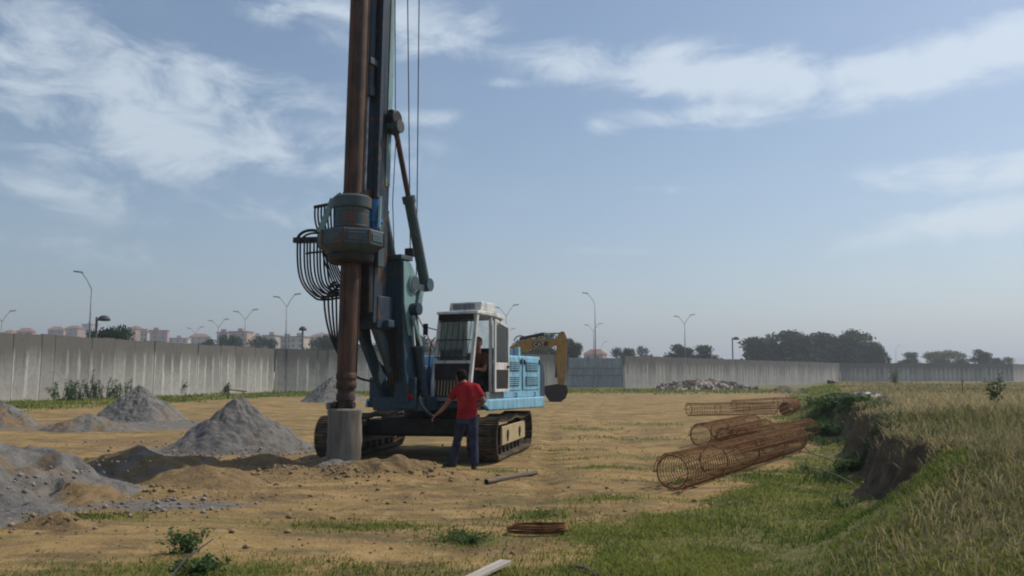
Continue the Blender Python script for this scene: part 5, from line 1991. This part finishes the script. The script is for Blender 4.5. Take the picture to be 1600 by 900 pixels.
def worker():
    gx, gy = -.80, 15.2
    g = H(gx, gy) + .005
    t = thing('person', 'person in red t-shirt and navy trousers standing with back turned beside the rig', 'person', (gx, gy, g))
    gl = H(gx - .28, gy + .45) + .005 - g
    gr = H(gx + .13, gy - .05) + .005 - g
    hc = (-.125, .31, 1.615)
    neck = (-.065, .235, 1.515)
    shL, shR = (-.16, .21, 1.42), (.155, .12, 1.425)
    elL, wrL = (-.385, .33, 1.13), (-.555, .335, .96)
    elR, wrR = (.30, .09, 1.205), (.205, .31, 1.11)
    hipL, hipR = (-.085, .12, .90), (.095, .06, .90)
    knL, anL = (-.185, .36, .49), (-.275, .47, .10 + gl)
    knR, anR = (.125, .06, .48), (.145, -.05, .10 + gr)
    b = MB()
    yaw = -.28
    b.loft([((.0, .09, .84), .15, .11, yaw), ((.0, .09, .95), .155, .115, yaw), ((.0, .10, 1.08), .145, .105, yaw), ((.005, .12, 1.28), .17, .115, yaw), ((.005, .15, 1.41), .17, .10, yaw), ((-.02, .185, 1.49), .09, .075, yaw)], 18)
    limb(b, [((-.025, .19, 1.45), .064), (neck, .06), ((-.11, .29, 1.57), .058)])
    f, s2 = head(b, hc, (-.55, .83, 0), 1.1)
    limb(b, [(shL, .06), ((-.285, .275, 1.27), .047), (elL, .041), ((-.47, .335, 1.03), .039), (wrL, .028)])
    limb(b, [(shR, .06), ((.24, .105, 1.30), .047), (elR, .041), ((.26, .21, 1.15), .038), (wrR, .028)])
    hand(b, wrL, (-.605, .335, .91), (-.62, .0, -.6), None, (0, -.9, .2), .75)
    hand(b, wrR, (.15, .36, 1.09), (-.8, .5, -.1), None, (0, .2, 1), .5)
    limb(b, [(hipL, .095), ((-.135, .24, .69), .075), (knL, .056), ((-.235, .42, .30), .055), (anL, .04)])
    limb(b, [(hipR, .095), ((.11, .06, .69), .075), (knR, .056), ((.14, .0, .29), .055), (anR, .04)])
    body = clothe('body', b, 'skin', t, .0075, 3)
    face_bits(hc, f, s2, body)
    # t-shirt
    b = MB()
    b.loft([((.0, .088, .895), .185, .142, yaw), ((.0, .09, .96), .186, .142, yaw), ((.0, .10, 1.08), .178, .135, yaw), ((.005, .12, 1.27), .197, .142, yaw), ((.005, .15, 1.40), .205, .13, yaw), ((.0, .165, 1.47), .165, .11, yaw), ((-.02, .185, 1.51), .11, .092, yaw), ((-.035, .195, 1.53), .08, .078, yaw)], 20)
    b.cone(shL, (-.30, .278, 1.25), .085, .076, 14)
    b.ball(shL, .085)
    b.cone(shR, (.262, .10, 1.265), .083, .072, 14)
    for q_ in (shL, shR):
        b.cone((-.02, .18, 1.47), q_, .085, .08, 14)
    b.ball(shR, .085)
    # loose folds
    for z, r in ((.93, .012), (.985, .010), (1.03, .008)):
        pts = [(.0 + .176 * math.cos(w) * math.cos(yaw) - .134 * math.sin(w) * math.sin(yaw), .09 + .176 * math.cos(w) * math.sin(yaw) + .134 * math.sin(w) * math.cos(yaw), z + .02 * math.sin(w * 3 + z * 40)) for w in [2 * math.pi * i / 24 for i in range(24)]]
        b.tube(pts, r * 1.6, 6, True)
    clothe('shirt', b, 'shirt_red', t, .010, 3)
    # trousers
    b = MB()
    b.loft([((.0, .085, .80), .165, .13, yaw), ((.0, .088, .90), .172, .13, yaw), ((.0, .09, .945), .163, .122, yaw)], 18)
    limb(b, [(hipL, .105), ((-.135, .24, .69), .092), (knL, .078), ((-.235, .42, .30), .075)])
    b.cone((-.235, .42, .30), (anL[0], anL[1], anL[2] - .025), .075, .072, 14)
    limb(b, [(hipR, .105), ((.11, .06, .69), .092), (knR, .078), ((.14, .0, .29), .075)])
    b.cone((.14, .0, .29), (anR[0], anR[1], anR[2] - .025), .075, .074, 14)
    for p in (knL, knR):
        b.ball((p[0], p[1] - .01, p[2] - .07), .074)
    for a, g0 in ((anL, gl), (anR, gr)):
        b.ball((a[0], a[1], a[2] + .03), .074)
    clothe('trousers', b, 'trousers_navy', t, .010, 3)
    # shoes
    for a, d, g0 in ((anL, (-.95, .3, 0), gl), (anR, (-.2, .95, 0), gr)):
        d = Vector(d).normalized()
        a = Vector((a[0], a[1], g0))
        b = MB()
        yw = math.atan2(d.y, d.x)
        b.loft([((a + d * .06)[:2] + (g0 + .003,), .145, .05, yw), ((a + d * .06)[:2] + (g0 + .03,), .145, .05, yw), ((a + d * .045)[:2] + (g0 + .06,), .12, .045, yw), ((a + d * .0)[:2] + (g0 + .10,), .06, .045, yw), (a[:2] + (g0 + .13,), .055, .048, yw)], 16)
        clothe('shoe', b, 'shoe_dark', t, .008, 2)
    # hair
    c = Vector(hc)
    b = MB()
    yw = math.atan2(f.y, f.x)
    b.loft([((c - f * .035 + Vector((0, 0, z)))[:], rx, ry, yw) for z, rx, ry in [(-.085, .062, .06), (-.02, .088, .088), (.03, .10, .096)]] +
           [((c + f * o + Vector((0, 0, z)))[:], rx, ry, yw) for z, rx, ry, o in [(.065, .113, .097, -.016), (.11, .10, .084, -.012), (.142, .06, .05, -.01), (.152, .02, .018, -.01)]], 16)
    clothe('hair', b, 'hair', t, .009, 2)
    return t


def hand(b, wrist, palm, fdir, tdir, side, curl=.6, _h=hand):
    _h(b, wrist, palm, fdir, tdir, side, curl)


worker()


def operator():
    # seated at the controls inside the cab, turned to the open door
    c, s_ = math.cos(R(-25)), math.sin(R(-25))
    lx, ly = .80, -.16
    wx, wy = -1.396 + lx * c - ly * s_, 18.282 + lx * s_ + ly * c
    t = thing('person', 'person in brown shirt sitting in the white cab of the rig', 'person', (wx, wy, 1.575), R(-25))
    # local frame: x towards the door side, -y forward
    b = MB()
    b.loft([((0, 0, .02), .15, .12, 0), ((0, 0, .12), .15, .12, 0), ((.03, -.04, .30), .165, .115, 0), ((.07, -.08, .46), .17, .105, 0), ((.09, -.10, .54), .09, .075, 0)], 18)
    limb(b, [((.09, -.10, .52), .058), ((.10, -.12, .62), .054)])
    hc = (.11, -.14, .75)
    f, s2 = head(b, hc, (.25, -.97, 0))
    shR, shL = (.235, -.10, .48), (-.10, -.06, .48)
    limb(b, [(shR, .058), ((.30, -.17, .32), .046), ((.31, -.24, .20), .042), ((.28, -.36, .20), .036), ((.25, -.45, .22), .027)])
    limb(b, [(shL, .058), ((-.16, -.13, .32), .046), ((-.18, -.22, .20), .042), ((-.14, -.38, .22), .034), ((-.12, -.46, .23), .027)])
    hand(b, (.25, -.45, .22), (.245, -.50, .215), (-.1, -.9, -.2), None, (-.9, 0, .3), .8)
    hand(b, (-.12, -.46, .23), (-.115, -.51, .225), (.1, -.9, -.2), None, (.9, 0, .3), .8)
    for sx in (-1, 1):
        limb(b, [((sx * .09, -.02, .07), .085), ((sx * .13, -.24, .08), .075), ((sx * .14, -.45, .06), .056), ((sx * .14, -.52, -.12), .052), ((sx * .14, -.55, -.28), .04)])
    body = clothe('body', b, 'skin', t, .009, 3)
    face_bits(hc, f, s2, body)
    b = MB()
    b.loft([((0, 0, .06), .172, .14, 0), ((0, 0, .14), .172, .14, 0), ((.03, -.04, .30), .182, .135, 0), ((.07, -.08, .46), .185, .122, 0), ((.09, -.10, .55), .085, .08, 0)], 18)
    for a, m in ((shR, (.305, -.19, .285)), (shL, (-.165, -.15, .285))):
        b.cone(a, m, .078, .066, 14)
        b.ball(a, .078)
    clothe('shirt', b, 'shirt_brown', t, .011, 3)
    b = MB()
    b.loft([((0, .0, .0), .165, .13, 0), ((0, 0, .1), .165, .13, 0)], 18)
    for sx in (-1, 1):
        limb(b, [((sx * .09, -.02, .07), .098), ((sx * .13, -.24, .08), .09), ((sx * .14, -.45, .06), .075), ((sx * .14, -.52, -.12), .07), ((sx * .14, -.545, -.25), .066)])
    clothe('trousers', b, 'trousers_dark', t, .011, 3)
    for sx in (-1, 1):
        b = MB()
        b.loft([((sx * .14, -.60, -.355), .05, .135, 0), ((sx * .14, -.60, -.325), .05, .135, 0), ((sx * .14, -.58, -.30), .045, .1, 0), ((sx * .14, -.555, -.25), .045, .05, 0)], 14)
        clothe('shoe', b, 'shoe_dark', t, .009, 2)
    cc = Vector(hc)
    yw = math.atan2(f.y, f.x)
    b = MB()
    b.loft([((cc - f * .035 + Vector((0, 0, z)))[:], rx, ry, yw) for z, rx, ry in [(-.05, .06, .058), (.02, .085, .082)]] +
           [((cc + f * o + Vector((0, 0, z)))[:], rx, ry, yw) for z, rx, ry, o in [(.06, .100, .081, -.016), (.098, .088, .072, -.012), (.134, .02, .02, -.01)]], 16)
    clothe('hair', b, 'hair', t, .01, 2)
    return t


operator()

# ------------------------------------------------------------------ air
HAZE = True
if HAZE:
    m = bpy.data.materials.new('haze_air')
    m.use_nodes = True
    m.node_tree.nodes.clear()
    t = NT(m.node_tree)
    pv = t.new('ShaderNodeVolumePrincipled')
    pv.inputs['Color'].default_value = (.86, .92, 1.0, 1)
    pv.inputs['Density'].default_value = .0007
    pv.inputs['Anisotropy'].default_value = .3
    ou = t.new('ShaderNodeOutputMaterial')
    t.l.new(pv.outputs[0], ou.inputs['Volume'])
    MATS['haze_air'] = m
    hz = MB().bx(-7000, 7000, -7000, 7000, -6, 130).build('haze', 'haze_air')
    hz['kind'] = 'stuff'
